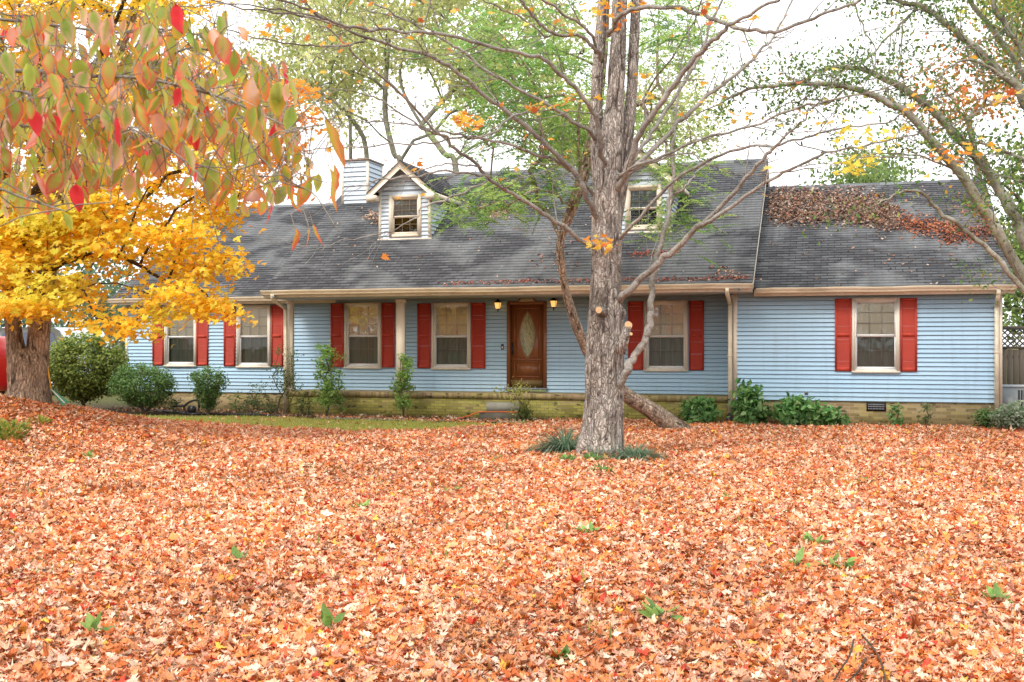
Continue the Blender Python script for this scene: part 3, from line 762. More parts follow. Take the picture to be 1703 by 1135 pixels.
def gable_roof(x0, x1, ye, ze, yr, zr):
    mb = MB(); L = sqrt((yr-ye)**2+(zr-ze)**2); V = np.array([0, yr-ye, zr-ze])/L
    roof_plane(mb, (x0, ye, ze), (1, 0, 0), V, x1-x0, L)
    V2 = np.array([0, ye-yr, zr-ze])/L; mb.add([(x1, 2*yr-ye, ze), (x0, 2*yr-ye, ze), (x0, yr, zr), (x1, yr, zr)], [(0, 1, 2, 3)])
    # ridge caps
    for i in range(int((x1-x0)/.3)+1):
        a = x0+i*.3; b = min(a+.31, x1); hh = .03+.008*((i*7) % 3)/3
        if b > a: mb.add([(a, yr-.13, zr-.13*(zr-ze)/(yr-ye)+.022), (b, yr-.13, zr-.13*(zr-ze)/(yr-ye)+.018), (b, yr, zr+hh), (a, yr, zr+hh+.008), (b, yr+.13, zr-.06), (a, yr+.13, zr-.06)], [(0, 1, 2, 3), (3, 2, 4, 5)], None, [(a, 9.5)]*6)
    return mb.build('roof', M['shingle'], HOUSE, uv=True)
XM0, XM1 = -14.62, -1.98
gable_roof(XM0, XM1, YE, ZE, YR, ZR)
gable_roof(XL-.30, XA+1.0, YE3, ZE3, YR3, ZR3)
gable_roof(XM1-.32, FX(1688, YE2), YE2, ZE2, YR, ZR2)
XRE = FX(1688, YE2)
tr = MB()
def rake(mb, x0, x1, ye, ze, yr, zr, d=.17, off=.034):
    n_ = np.array([0, -(zr-ze), yr-ye]); n_ /= np.linalg.norm(n_)
    for sgn in (1, -1):
        A = np.array([ye, ze]); B = np.array([yr, zr]); nn = n_[1:]
        A0 = A-nn*off; B0 = B-nn*off; A1 = A-nn*(off+d); B1 = B-nn*(off+d)
        pts = [tuple(A0), tuple(B0), tuple(B1), tuple(A1)]
        if sgn < 0: pts = [(2*yr-a, b) for a, b in pts][::-1]
        mb.prism(pts, x0, x1, 'x')
rake(tr, XM1-.03, XM1+.005, YE, ZE, YR, ZR); rake(tr, XM0-.005, XM0+.03, YE, ZE, YR, ZR)
rake(tr, XRE-.03, XRE+.005, YE2, ZE2, YR, ZR2); rake(tr, XL-.305, XL-.27, YE3, ZE3, YR3, ZR3)
# thin drip edge seen along the main roof's right rake
tr.build('rake_board', M['trim'], HOUSE)
fa = MB()
for a, b, ye, ze in ((XM0, XM1, YE, ZE), (XL-.3, XA+.98, YE3, ZE3), (XM1+.01, XRE, YE2, ZE2)):
    fa.box(a, b, ye+.012, ye+.04, ze-.20, ze-.036)
fa.build('fascia', M['trim'], HOUSE)
so = MB(); so.box(XM0+.02, XM1-.02, YE+.041, YP-.025, ZE-.215, ZE-.18)
so.box(XL-.27, XM0-.02, YE3+.041, YP-.02, ZE3-.14, ZE3-.11); so.box(XM1+.02, XRE-.05, YE2+.041, YW-.02, ZE2-.14, ZE2-.11)
so.build('soffit', M['soffit'], HOUSE)
def gutter(x0, x1, ye, zt):
    mb = MB(); prof = [(ye+.008, zt-.125), (ye-.055, zt-.125), (ye-.068, zt-.10), (ye-.072, zt-.062), (ye-.098, zt-.045), (ye-.105, zt-.012), (ye-.108, zt), (ye-.092, zt), (ye-.086, zt-.04), (ye-.05, zt-.112), (ye+.008, zt-.112)]
    n = len(prof); k = 14; xs = np.linspace(x0, x1, k); V = []
    for i, xx in enumerate(xs):
        dz = .006*sin(i*1.7)-.004*sin(i*.9+2)
        V += [(xx, y, z+dz) for y, z in prof]
    fs = []
    for i in range(k-1):
        for j in range(n): fs.append((i*n+j, i*n+(j+1) % n, (i+1)*n+(j+1) % n, (i+1)*n+j))
    fs.append(tuple(range(n))[::-1]); fs.append(tuple(range((k-1)*n, k*n)))
    mb.add(V, fs); mb.add([(x0, ye+.008, zt-.12), (x0, ye-.1, zt-.12), (x0, ye-.108, zt), (x0, ye+.008, zt)], [(0, 1, 2, 3)]); mb.add([(x1, ye+.008, zt-.12), (x1, ye-.1, zt-.12), (x1, ye-.108, zt), (x1, ye+.008, zt)], [(3, 2, 1, 0)])
    return mb.build('gutter', M['gutter'], HOUSE)
gutter(XM0-.03, XM1+.03, YE, ZE-.01); gutter(XL-.32, XA+.75, YE3, ZE3-.01); gutter(XM1+.06, XRE+.06, YE2, ZE2-.01)
def downspout(u, ytop, ztop, ybot, zbot, w=.085, boot=False):
    xx = FX(u, ybot); mb = MB()
    P = [(ytop, ztop), (ytop, ztop-.10), (ybot, ztop-.34), (ybot, zbot+.0)]
    for (a, b) in zip(P[:-1], P[1:]):
        d = np.array([0, b[0]-a[0], b[1]-a[1]]); L = np.linalg.norm(d); d /= L; nrm = np.cross((1, 0, 0), d)
        mb.obox((xx, (a[0]+b[0])/2, (a[1]+b[1])/2), (w/2, 0, 0), nrm*.032, d*(L/2+.012))
    for s in (-.6, .6): mb.tube([(xx+s*w/2, ybot-.034, zbot+.02), (xx+s*w/2, ybot-.034, ztop-.36)], .006, 4)
    mb.box(xx-w*.75, xx+w*.75, ybot-.042, ybot-.038, (ztop+zbot)/2, (ztop+zbot)/2+.03)
    o = mb.build('downspout', M['gutter'], HOUSE)
    if boot:
        bt = MB(); bt.tube([(xx, ybot, zbot+.22), (xx, ybot-.02, zbot+.12), (xx-.03, ybot-.14, zbot+.02)], [.055, .07, .09], 10); bt.build('drain_boot', M['black'], o)
downspout(474.8, YE-.05, ZE-.13, YW-.09, .02, .085); downspout(1214.2, YE-.05, ZE-.13, YW-.09, .02, .085, True); downspout(1657.3, YE2-.05, ZE2-.13, YW-.075, .30)

# --- chimney
kx0, kx1 = FX(570, 30.5), FX(612, 30.5); KY0, KY1, KZ = 30.5, 31.55, FZ(591, 268, 30.5)
ck = MB(); zb = ZE+(KY0-YE)*MS-.05
siding(ck, kx0, kx1, zb, KZ, front(KY0), pitch=.14); siding(ck, KY0, KY1, zb, KZ, lambda s, d, z: (kx1+d, s, z), pitch=.14); siding(ck, KY0, KY1, zb, KZ, lambda s, d, z: (kx0-d, s, z), pitch=.14)
ck.box(kx0+.02, kx1-.02, KY1-.05, KY1, zb, KZ)
CH = ck.build('chimney', M['siding_pale'], HOUSE)
for xx in (kx0-.025, kx1-.045): cc = MB(); cc.box(xx, xx+.07, KY0-.03, KY0+.03, zb, KZ); cc.build('corner_trim', M['trim_lt'], CH)
cc = MB()
cc.box(kx1-.02, kx1+.028, KY1-.06, KY1+.01, zb, KZ); cc.build('corner_trim', M['trim_lt'], CH)
cc = MB(); cc.box(kx0-.06, kx1+.06, KY0-.06, KY1+.05, KZ+.001, KZ+.05); cc.tube([((kx0+kx1)/2, 31, KZ+.05), ((kx0+kx1)/2, 31, KZ+.16)], .16, 14); cc.build('chimney_cap', m_flat('rusty_cap', (.26, .19, .15), .7, .5), CH)

# --- dormers
def dormer(xc, win_dx):
    yd = 28.5; hw = .745; zb = ZE+(yd-YE)*MS; ze = FZ(673, 318, 28.5); zp = FZ(666, 265, 28.2)-.03
    ohx, yf = 1.0, 28.16; zoe = ze-.08; sl = (zp-zoe)/ohx
    D = MB(); wx0, wx1 = xc-.475+win_dx, xc+.475+win_dx; wz0, wz1 = FZ(673, 394.7, yd), FZ(673, 324.5, yd)
    ops = [(wx0+.02, wx1-.02, wz0+.02, wz1-.02)]
    siding(D, xc-hw, xc+hw, zb-.03, ze+.02, front(yd), ops, .112)
    gx = lambda z: max(.005, (zp-.08-z)/sl)
    siding(D, lambda z: xc-min(hw, gx(z)), lambda z: xc+min(hw, gx(z)), ze+.02, zp-.1, front(yd), (), .112)
    yroof = lambda z: YE+(z-ZE)/MS+.03
    siding(D, yd, lambda z: max(yd, yroof(z)), zb, ze+.1, lambda s, d, z: (xc+hw+d, s, z), (), .112)
    siding(D, yd, lambda z: max(yd, yroof(z)), zb, ze+.1, lambda s, d, z: (xc-hw-d, s, z), (), .112)
    d = D.build('dormer', M['siding_pale'], HOUSE)
    for xx in (xc-hw-.022, xc+hw-.053): t = MB(); t.box(xx, xx+.075, yd-.028, yd+.045, zb-.05, ze+.02); t.build('corner_trim', M['trim_lt'], d)
    t = MB()
    t.box(xc-hw-.05, xc+hw+.05, yd-.035, yd-.021, zb-.045, zb+.012)
    t.build('base_flashing', M['trim_lt'], d)
    ybk = YE+(zp-ZE)/MS+.1; Ls = sqrt(ohx**2+(zp-zoe)**2)
    for sg in (-1, 1):
        r = MB(); V = np.array([-sg*ohx, 0, zp-zoe])/Ls
        U = np.array([0, 1.0, 0]) if sg > 0 else np.array([0, -1.0, 0]); O = (xc+sg*ohx, yf if sg > 0 else ybk, zoe)
        roof_plane(r, O, U, V, ybk-yf, Ls); r.build('dormer_roof', M['shingle'], d, uv=True)
    # barge boards, returns, soffit
    b = MB()
    for sg in (-1, 1):
        P0 = np.array([xc+sg*ohx*1.0, zoe-.035]); P1 = np.array([xc, zp-.035]); dn = np.array([0, -.20])
        b.prism([tuple(P0), tuple(P1), tuple(P1+dn), tuple(P0+dn*.9)], yf-.012, yf+.02, 'y')
        x0, x1 = sorted((xc+sg*ohx, xc+sg*(hw-.03)))
        b.box(x0, x1, yf-.014, yf+.40, zoe-.20, zoe-.05)            # boxed return
        ye_ = YE+(zoe-ZE)/MS+.1
        b.box(xc+sg*ohx-.014, xc+sg*ohx+.010, yf+.021, ye_, zoe-.15, zoe-.034)   # eave fascia
    b.build('barge_board', M['trim_lt'], d)
    s = MB()
    for sg in (-1, 1):
        ye_ = YE+(zoe-ZE)/MS+.1; x0, x1 = sorted((xc+sg*(ohx-.02), xc+sg*(hw-.02))); s.box(x0, x1, yf+.401, ye_, zoe-.15, zoe-.13)
        n_ = np.array([xc+sg*ohx, zoe-.05]); s.prism([(xc+sg*ohx, zoe-.055), (xc, zp-.055), (xc, zp-.075), (xc+sg*ohx, zoe-.075)], yf+.021, yd+.02, 'y')
    s.build('dormer_soffit', M['soffit'], d)
    return d, (wx0, wx1, wz0, wz1, yd)
WD = []
for u, off in ((673.2, .02), (1067, .05)):
    xc = FX(u, 28.5); d, w = dormer(xc, off)
    # the window stands in the dormer's face: built as a part of its own next to it
    window(HOUSE, w[0], w[1], w[2], w[3], w[4], 'glass_hi', 'sky_tint', 'dark', .085, True, False, 'trim_lt')
# ================================================================== GROUND
def edge_y(x):
    x = np.asarray(x, float)
    e = np.interp(x, [-40, -19, -16.5, -15, -13.5, -12, -10.4, -9.6, -8.6, -7.6, -6.8, -5, 40], [25.5, 25.0, 23.6, 22.6, 22.2, 22.0, 21.3, 20.8, 21.3, 23.6, 25.9, 26.85, 27.2])
    return e + (vn(x*1.1, 3.3, 0, 8)-.5)*.9
def litter_d(x, y):
    e = edge_y(x); d = 1 - sm(-.35, .45, y-e)
    thin = sm(.5, 5, x)*sm(17.5, 22, y)*.62*(.35+.9*vn(x*.8, y*.8, 0, 9))
    thin2 = sm(.62, .8, vn(x*.55, y*.55, 0, 19))*.25
    sc = .006+.07*sm(.55, .8, vn(x*.9, y*1.6, 0, 10))
    return np.clip(d*(1-np.clip(thin, 0, .75)-thin2), sc, 1)
def grass_d(x, y):
    return np.clip(sm(-.8, .1, y-edge_y(x))*(1-sm(25.2, 25.6, y + (vn(x*1.5, 1.1, 0, 12)-.5)*.5)), 0, 1)*(x < -6.3)
gx = np.r_[-500, -300, -160, -90, -60, -45, -36, np.arange(-30, 16.01, .2), 20, 26, 34, 45, 60, 90, 160, 300, 500]
gy = np.r_[-300, -120, -60, -30, -15, -8, -4, np.arange(-2, 30.01, .2), 32, 35, 40, 48, 60, 80, 110, 160, 260, 420, 700]
GX, GY = np.meshgrid(gx, gy, indexing='ij'); GZ = gz(GX, GY)
gr = MB(); nx, ny = len(gx), len(gy); i = np.arange(nx-1)[:, None]*ny; j = np.arange(ny-1)[None]
cl = np.array([.26, .085, .035])[None, None]*np.ones((nx, ny, 1)); g = grass_d(GX, GY)[..., None]
gcol = np.array([.36, .36, .10]); mul = np.array([.085, .06, .04])
cl = cl*(1-g)+gcol*g
inb = (sm(25.1, 25.7, GY+(vn(GX*1.5, 1.1, 0, 12)-.5)*.5)*(GX < -6.3))[..., None]; cl = cl*(1-inb)+mul*inb
fr_ = sm(27, 34, GY)[..., None]; cl = cl*(1-fr_)+np.array([.12, .14, .05])*fr_
out = (np.clip(np.maximum(sm(-22, -30, GX), sm(9, 16, GX)), 0, 1))[..., None]; cl = cl*(1-out)+np.array([.16, .13, .06])*out
gr.add(np.stack([GX, GY, GZ], -1).reshape(-1, 3), np.stack([i+j, i+ny+j, i+ny+j+1, i+j+1], -1).reshape(-1, 4), cl.reshape(-1, 3))
k = N('ground_soil'); a = k.n('ShaderNodeAttribute', attribute_name='Col'); n1 = k.noise(k.coord(), 9, 6, .7); n2 = k.noise(k.coord(), 55, 4, .7)
c = k.mix(1.0, a.outputs['Color'], k.ramp(n1, [(.25, (.5, .48, .42)), (.75, (1.4, 1.35, 1.2))]), 'MULTIPLY'); c = k.mix(1.0, c, k.ramp(n2, [(.3, (.55,)*3), (.7, (1.4,)*3)]), 'MULTIPLY')
k.bump(k.math('ADD', n1, n2), .9, .04)
M['soil'] = k.base(c, .95, .1)
tag(gr.build('ground', M['soil'], None, True), kind='structure')
# the concrete walk between the grass and the step
wk = MB(); wx = np.linspace(FX(520, 25.6), FX(868, 25.9), 14)
for a, b in zip(wx[:-1], wx[1:]):
    za = .012; wk.add([(a, 25.62+.05*sin(a*3), za), (b, 25.62+.05*sin(b*3), za), (b, 26.25, za+.004), (a, 26.25, za+.004)], [(0, 1, 2, 3)])
tag(wk.build('path', M['concrete'], None), kind='structure')

# fallen leaves
LP = [(.76, .47, .33), (.84, .64, .50), (.78, .36, .18), (.74, .26, .08), (.60, .16, .04), (.58, .06, .03), (.84, .46, .07), (.40, .12, .045), (.74, .34, .22), (.56, .25, .11)]
LW = [23, 17, 21, 16, 16, 3, 1.8, 6, 9, 4]
def litter(mb, Z0, Z1, dens, T, s0, s1, wob, lay=.055, curl=.45):
    wl = .53 if Z0 >= 15 else .70
    n = int(dens*1.03*(wl/.53)*.5*(Z1*Z1-Z0*Z0))
    Z = np.sqrt(rng.uniform(Z0*Z0, Z1*Z1, n)); lat = Z*rng.uniform(-wl, wl, n)
    P = FW[None]*Z[:, None]+RT[None]*lat[:, None]
    x, y = P[:, 0], P[:, 1]
    keep = (rng.random(n) < litter_d(x, y)) & (y < YW-.08) & (x > -23)
    x, y = x[keep], y[keep]; n = len(x)
    z = gz(x, y)+rng.random(n)**1.5*lay+.006
    nr = np.stack([rng.normal(0, .36, n), rng.normal(0, .36, n), np.ones(n)], 1)
    R = frames(nr, rng.uniform(0, 2*pi, n)); col = pal(n, LP, LW, .22)
    tone = .82+.36*vn(x*1.1, y*1.1, 0, 14); col = col*np.array([.99, .95, .88]); far_ = (sm(.5, 6, x)*sm(16, 22, y))[:, None]; col = col*(1-far_*np.array([.15, .34, .5])); col = np.clip(col*tone[:, None], 0, .93)
    size = np.exp(rng.normal(0, .28, n))*((s0+s1)/2)
    put_leaves(mb, T, np.stack([x, y, z], 1), np.clip(size, s0*.6, s1*1.35), R, col, curl, wob=wob)
lt = MB()
litter(lt, 3.2, 8.5, 2500, MAPLE, .027, .064, .06, .04, .45)
litter(lt, 8.5, 15, 1400, MAPLE2, .031, .069, .06, .045, .45)
litter(lt, 15, 28.5, 760, STAR, .042, .088, .06, .06, .5)
# drift of leaves along the edge of the grass
n = 5200; x = rng.uniform(-17.5, -7.2, n); y = edge_y(x)-np.abs(rng.normal(0, .35, n)); z = gz(x, y)+rng.random(n)*.08
put_leaves(lt, STAR, np.stack([x, y, z], 1), rng.uniform(.06, .10, n), frames(np.stack([rng.normal(0, .6, n), rng.normal(0, .6, n), np.ones(n)], 1), rng.uniform(0, 6.28, n)), pal(n, LP, [12, 6, 20, 18, 20, 5, 3, 4, 12, 6]), .5, wob=.04)
# leaves blown into the flower bed
n = 2600; x = rng.uniform(XL, XR, n); y = rng.uniform(25.6, 26.95, n)+np.where(x < XA, 1.1, 0); z = gz(x, y)+rng.random(n)*.05
put_leaves(lt, STAR, np.stack([x, y, z], 1), rng.uniform(.06, .11, n), frames(np.stack([rng.normal(0, .6, n), rng.normal(0, .6, n), np.ones(n)], 1), rng.uniform(0, 6.28, n)), pal(n, [(.30, .18, .10), (.45, .22, .10), (.16, .09, .05), (.5, .4, .3)], [4, 3, 3, 2]), .5, wob=.04)
tag(lt.build('fallen_leaves', M['litter'], None), 'carpet of fallen orange and tan maple leaves covering the front lawn', 'fallen leaves', kind='stuff')

# grass
def blades(mb, x, y, h, lean, col):
    n = len(x); z = gz(x, y)-.005; d = np.stack([rng.normal(0, lean, n), rng.normal(0, lean, n), np.ones(n)], 1)
    put_leaves(mb, BLADE, np.stack([x, y, z], 1), h, frames_y(d, rng.uniform(0, 6.28, n)), col, .25)
gs = MB(); n = 90000; x = rng.uniform(-19, -6.3, n); y = rng.uniform(20, 26, n); kp_ = rng.random(n) < grass_d(x, y)*(.45+.55*vn(x*2, y*2, 0, 15)); x, y = x[kp_], y[kp_]
blades(gs, x, y, rng.uniform(.04, .10, len(x)), .7, pal(len(x), [(.42, .46, .08), (.58, .56, .15), (.30, .37, .07), (.62, .54, .24)], [4, 3, 2, 2]))
n = 26000; x = rng.uniform(-6, 7, n); y = rng.uniform(15, 26.8, n); kp_ = rng.random(n) < sm(0, 4, x+.0)*sm(17, 21, y)*sm(.35, .75, vn(x*.8, y*.8, 0, 9)); x, y = x[kp_], y[kp_]
blades(gs, x, y, rng.uniform(.05, .13, len(x)), .6, pal(len(x), [(.22, .24, .05), (.30, .26, .09), (.16, .20, .04)], [3, 3, 3]))
# thin blades poking through the leaves in small patches
for q in range(260):
    Z = sqrt(random.uniform(25, 560)); p = FW*Z+RT*Z*random.uniform(-.5, .5); m = random.randint(3, 14)
    x = p[0]+rng.normal(0, .12, m); y = p[1]+rng.normal(0, .12, m)
    blades(gs, x, y, rng.uniform(.06, .16, m), .6, pal(m, [(.24, .27, .06), (.35, .30, .12), (.18, .25, .06)], [3, 2, 3]))
tag(gs.build('grass', M['grass'], None), 'strip of short yellow green grass before the house bed', 'grass', kind='stuff')

# leaves lying on the roofs and in the gutter
rl = MB()
def roof_leaves(cl, n, sprd, cols, w, y0, z0, y1, z1, s=(.045, .088), lift=.06):
    cl = np.array(cl, float); t = rng.uniform(0, len(cl)-1, n); i = np.minimum(t.astype(int), len(cl)-2); f = (t-i)[:, None]
    c = cl[i]*(1-f)+cl[i+1]*f
    u = c[:, 0]+rng.normal(0, 7, n); v = c[:, 1]+rng.normal(0, 1, n)*c[:, 2]*sprd
    P = np.array([on_slope(a, b, y0, z0, y1, z1) for a, b in zip(u, v)])
    kk = (P[:, 1] < y1) & (P[:, 1] > y0)
    if y0 == YE2: kk &= (P[:, 0] < XRE-.1) & (P[:, 0] > XM1+.05)
    P = P[kk]; n = len(P); P[:, 2] += .02+rng.random(n)*lift
    nr = np.stack([rng.normal(0, .6, n), rng.normal(-.4, .6, n), np.ones(n)], 1)
    put_leaves(rl, STAR, P, rng.uniform(*s, n), frames(nr, rng.uniform(0, 6.28, n)), pal(n, cols, w, .3), .5, wob=.05)
brn = [(.22, .12, .08), (.32, .18, .12), (.12, .07, .05), (.46, .35, .27), (.36, .14, .07)]
roof_leaves([(1278, 338, 20), (1320, 338, 22), (1370, 340, 20), (1420, 340, 18), (1460, 352, 17), (1490, 362, 14)], 4200, .75, brn, [4, 4, 4, 4, 1], YE2, ZE2, YR, ZR2)
roof_leaves([(1285, 360, 9), (1330, 366, 8), (1390, 362, 8), (1440, 368, 9), (1500, 376, 9)], 1300, .8, brn, [4, 2, 7, 1, 1], YE2, ZE2, YR, ZR2, lift=.1)
roof_leaves([(1495, 372, 9), (1530, 376, 11), (1570, 382, 10), (1590, 384, 6)], 700, .8, [(.42, .12, .05), (.5, .2, .09), (.25, .08, .04), (.1, .05, .04)], [4, 3, 3, 2], YE2, ZE2, YR, ZR2)
roof_leaves([(1570, 402, 5), (1610, 396, 9), (1650, 385, 13), (1640, 355, 12), (1610, 340, 9)], 800, .8, [(.42, .12, .05), (.3, .1, .05), (.1, .05, .04), (.2, .09, .05)], [3, 3, 4, 3], YE2, ZE2, YR, ZR2)
roof_leaves([(1480, 345, 25), (1580, 360, 25), (1640, 380, 25)], 160, 1, brn, [2, 4, 2, 1, 3], YE2, ZE2, YR, ZR2)
roof_leaves([(1270, 350, 60), (1450, 420, 40), (1690, 440, 40)], 160, 1, brn, [3, 3, 3, 2, 1], YE2, ZE2, YR, ZR2, lift=.01)
roof_leaves([(800, 352, 7), (830, 358, 9), (848, 352, 6)], 200, .8, [(.55, .38, .25), (.4, .2, .1), (.2, .1, .06)], [4, 3, 2], YE, ZE, YR, ZR)
roof_leaves([(1050, 424, 3), (1085, 424, 4), (1120, 420, 4)], 90, .8, [(.42, .10, .06), (.3, .1, .06)], [3, 2], YE, ZE, YR, ZR, lift=.02)
roof_leaves([(880, 440, 12), (960, 430, 12)], 50, 1, [(.35, .14, .10), (.2, .1, .08)], [3, 2], YE, ZE, YR, ZR, lift=.01)
roof_leaves([(740, 474, 1.5), (860, 470, 2.2), (960, 469, 3), (1080, 467, 3), (1160, 466, 2.5), (1246, 464, 2)], 560, .7, [(.40, .13, .09), (.30, .10, .07), (.18, .07, .05), (.5, .28, .2)], [4, 4, 3, 2], YE, ZE, YR, ZR, (.04, .075), .02)
roof_leaves([(1190, 455, 5), (1215, 458, 5), (1235, 462, 3)], 40, .9, [(.45, .22, .13), (.6, .4, .25), (.3, .12, .07)], [3, 2, 2], YE, ZE, YR, ZR)
roof_leaves([(611, 366, 4), (622, 364, 6), (626, 372, 5)], 110, .8, [(.5, .36, .26), (.3, .18, .12)], [3, 2], YE, ZE, YR, ZR, lift=.14)
roof_leaves([(520, 400, 40), (900, 400, 50), (1240, 400, 60)], 130, 1, [(.5, .36, .26), (.4, .16, .08), (.6, .5, .4)], [3, 2, 1], YE, ZE, YR, ZR, lift=.01)
tag(rl.build('roof_leaves', M['litter'], None), 'drifts of dead brown leaves lying on the shingle roofs and gutter', 'roof leaves', kind='stuff')
# ================================================================== THE BIG MAPLE
def limb_pts(uv, Za, Zb, k=4, inset=False):
    n = len(uv); uv = np.array(uv, float); s = np.r_[0, np.cumsum(np.linalg.norm(np.diff(uv, axis=0), axis=1))]; s /= s[-1]
    return smooth([at(u, v, Za+(Zb-Za)*t+(.28 if inset and t == 0 else 0)) for (u, v), t in zip(uv, s)], k=k)
def limb(parent, uv, Za, Zb, w0, w1, twigs=1.0, tl=1.0, mat='bark_limb', tips=None, name='limb', depth=2, sides=10, up=.25, knob=.035, minr=.0026):
    p = limb_pts(uv, Za, Zb, 4, parent is MAP); n = len(p)
    Zs = np.linspace(Za, Zb, n); r = np.linspace(1, 0, n)**.85*(w0-w1)/2+w1/2; r = r*Zs/F*(.70 if mat == 'bark_limb' else .85)
    r = r*(1+rng.normal(0, knob, n)); p[1:-1] += rng.normal(0, .014, (n-2, 3))
    # finer rings with small knuckles
    t = np.linspace(0, n-1, n*3); pp = np.stack([np.interp(t, np.arange(n), p[:, i]) for i in range(3)], 1); rr = np.interp(t, np.arange(n), r)*(1+rng.normal(0, knob*.6, len(t)))
    mb = MB(); mb.tube(pp, rr, sides, None)
    L = np.linalg.norm(np.diff(p, axis=0), axis=1).sum()
    m = int(L*3.0*twigs); tp = [] if tips is None else tips
    for i in range(m):
        f = random.uniform(.12, 1.0); q = min(n-2, int(f*(n-1))); d = p[q+1]-p[q]; d /= np.linalg.norm(d)+1e-9
        o = rdir(1)[0]; o[2] *= .8; o -= d*np.dot(o, d); o /= np.linalg.norm(o)+1e-9
        dd = d*random.uniform(.5, .9)+o*random.uniform(.45, .9); ln = random.uniform(.3, 1.25)*tl*(1.15-.5*f)
        twig(mb, p[q], dd, ln, min(r[q]*.5, .011), depth-1 if random.random() < .8 else depth-2 if depth > 1 else 0, tp, 4, up, .2, 3, .7, minr)
    twig(mb, p[-1], p[-1]-p[-2], .9*tl, r[-1], depth-1, tp, 4, up, .2, 3, .6, minr)
    return mb.build(name, M[mat], parent, True)
bz = gz(*at(997, 760, 17.8)[:2])
MAP = thing('maple_tree', (*at(997, 760, 17.8)[:2], bz), 'big old maple with ridged grey bark and nearly bare spreading limbs before the porch', 'tree')
Zt = 17.8
tb = MB()
TR = [(997, 772, 92), (998, 745, 82), (1002, 705, 75), (1005, 650, 74), (1006, 600, 74), (1007, 550, 69), (1007.5, 500, 63), (1008, 450, 58.5), (1008.5, 400, 58), (1010, 345, 57), (1013, 300, 54), (1016, 250, 46), (1022, 180, 37), (1027, 100, 33), (1031, 0, 30), (1034, -120, 26)]
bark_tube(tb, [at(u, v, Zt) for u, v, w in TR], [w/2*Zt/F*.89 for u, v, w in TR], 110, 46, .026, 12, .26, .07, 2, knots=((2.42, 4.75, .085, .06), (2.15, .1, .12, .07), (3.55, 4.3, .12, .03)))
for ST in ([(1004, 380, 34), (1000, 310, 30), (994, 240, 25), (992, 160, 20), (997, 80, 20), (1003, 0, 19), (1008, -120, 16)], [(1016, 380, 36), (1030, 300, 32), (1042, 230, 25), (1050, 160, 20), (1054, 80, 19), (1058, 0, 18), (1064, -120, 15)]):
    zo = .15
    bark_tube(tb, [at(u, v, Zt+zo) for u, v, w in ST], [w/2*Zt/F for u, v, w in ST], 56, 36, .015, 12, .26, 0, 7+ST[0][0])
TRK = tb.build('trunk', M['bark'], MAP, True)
tips = []
LT = 1.0
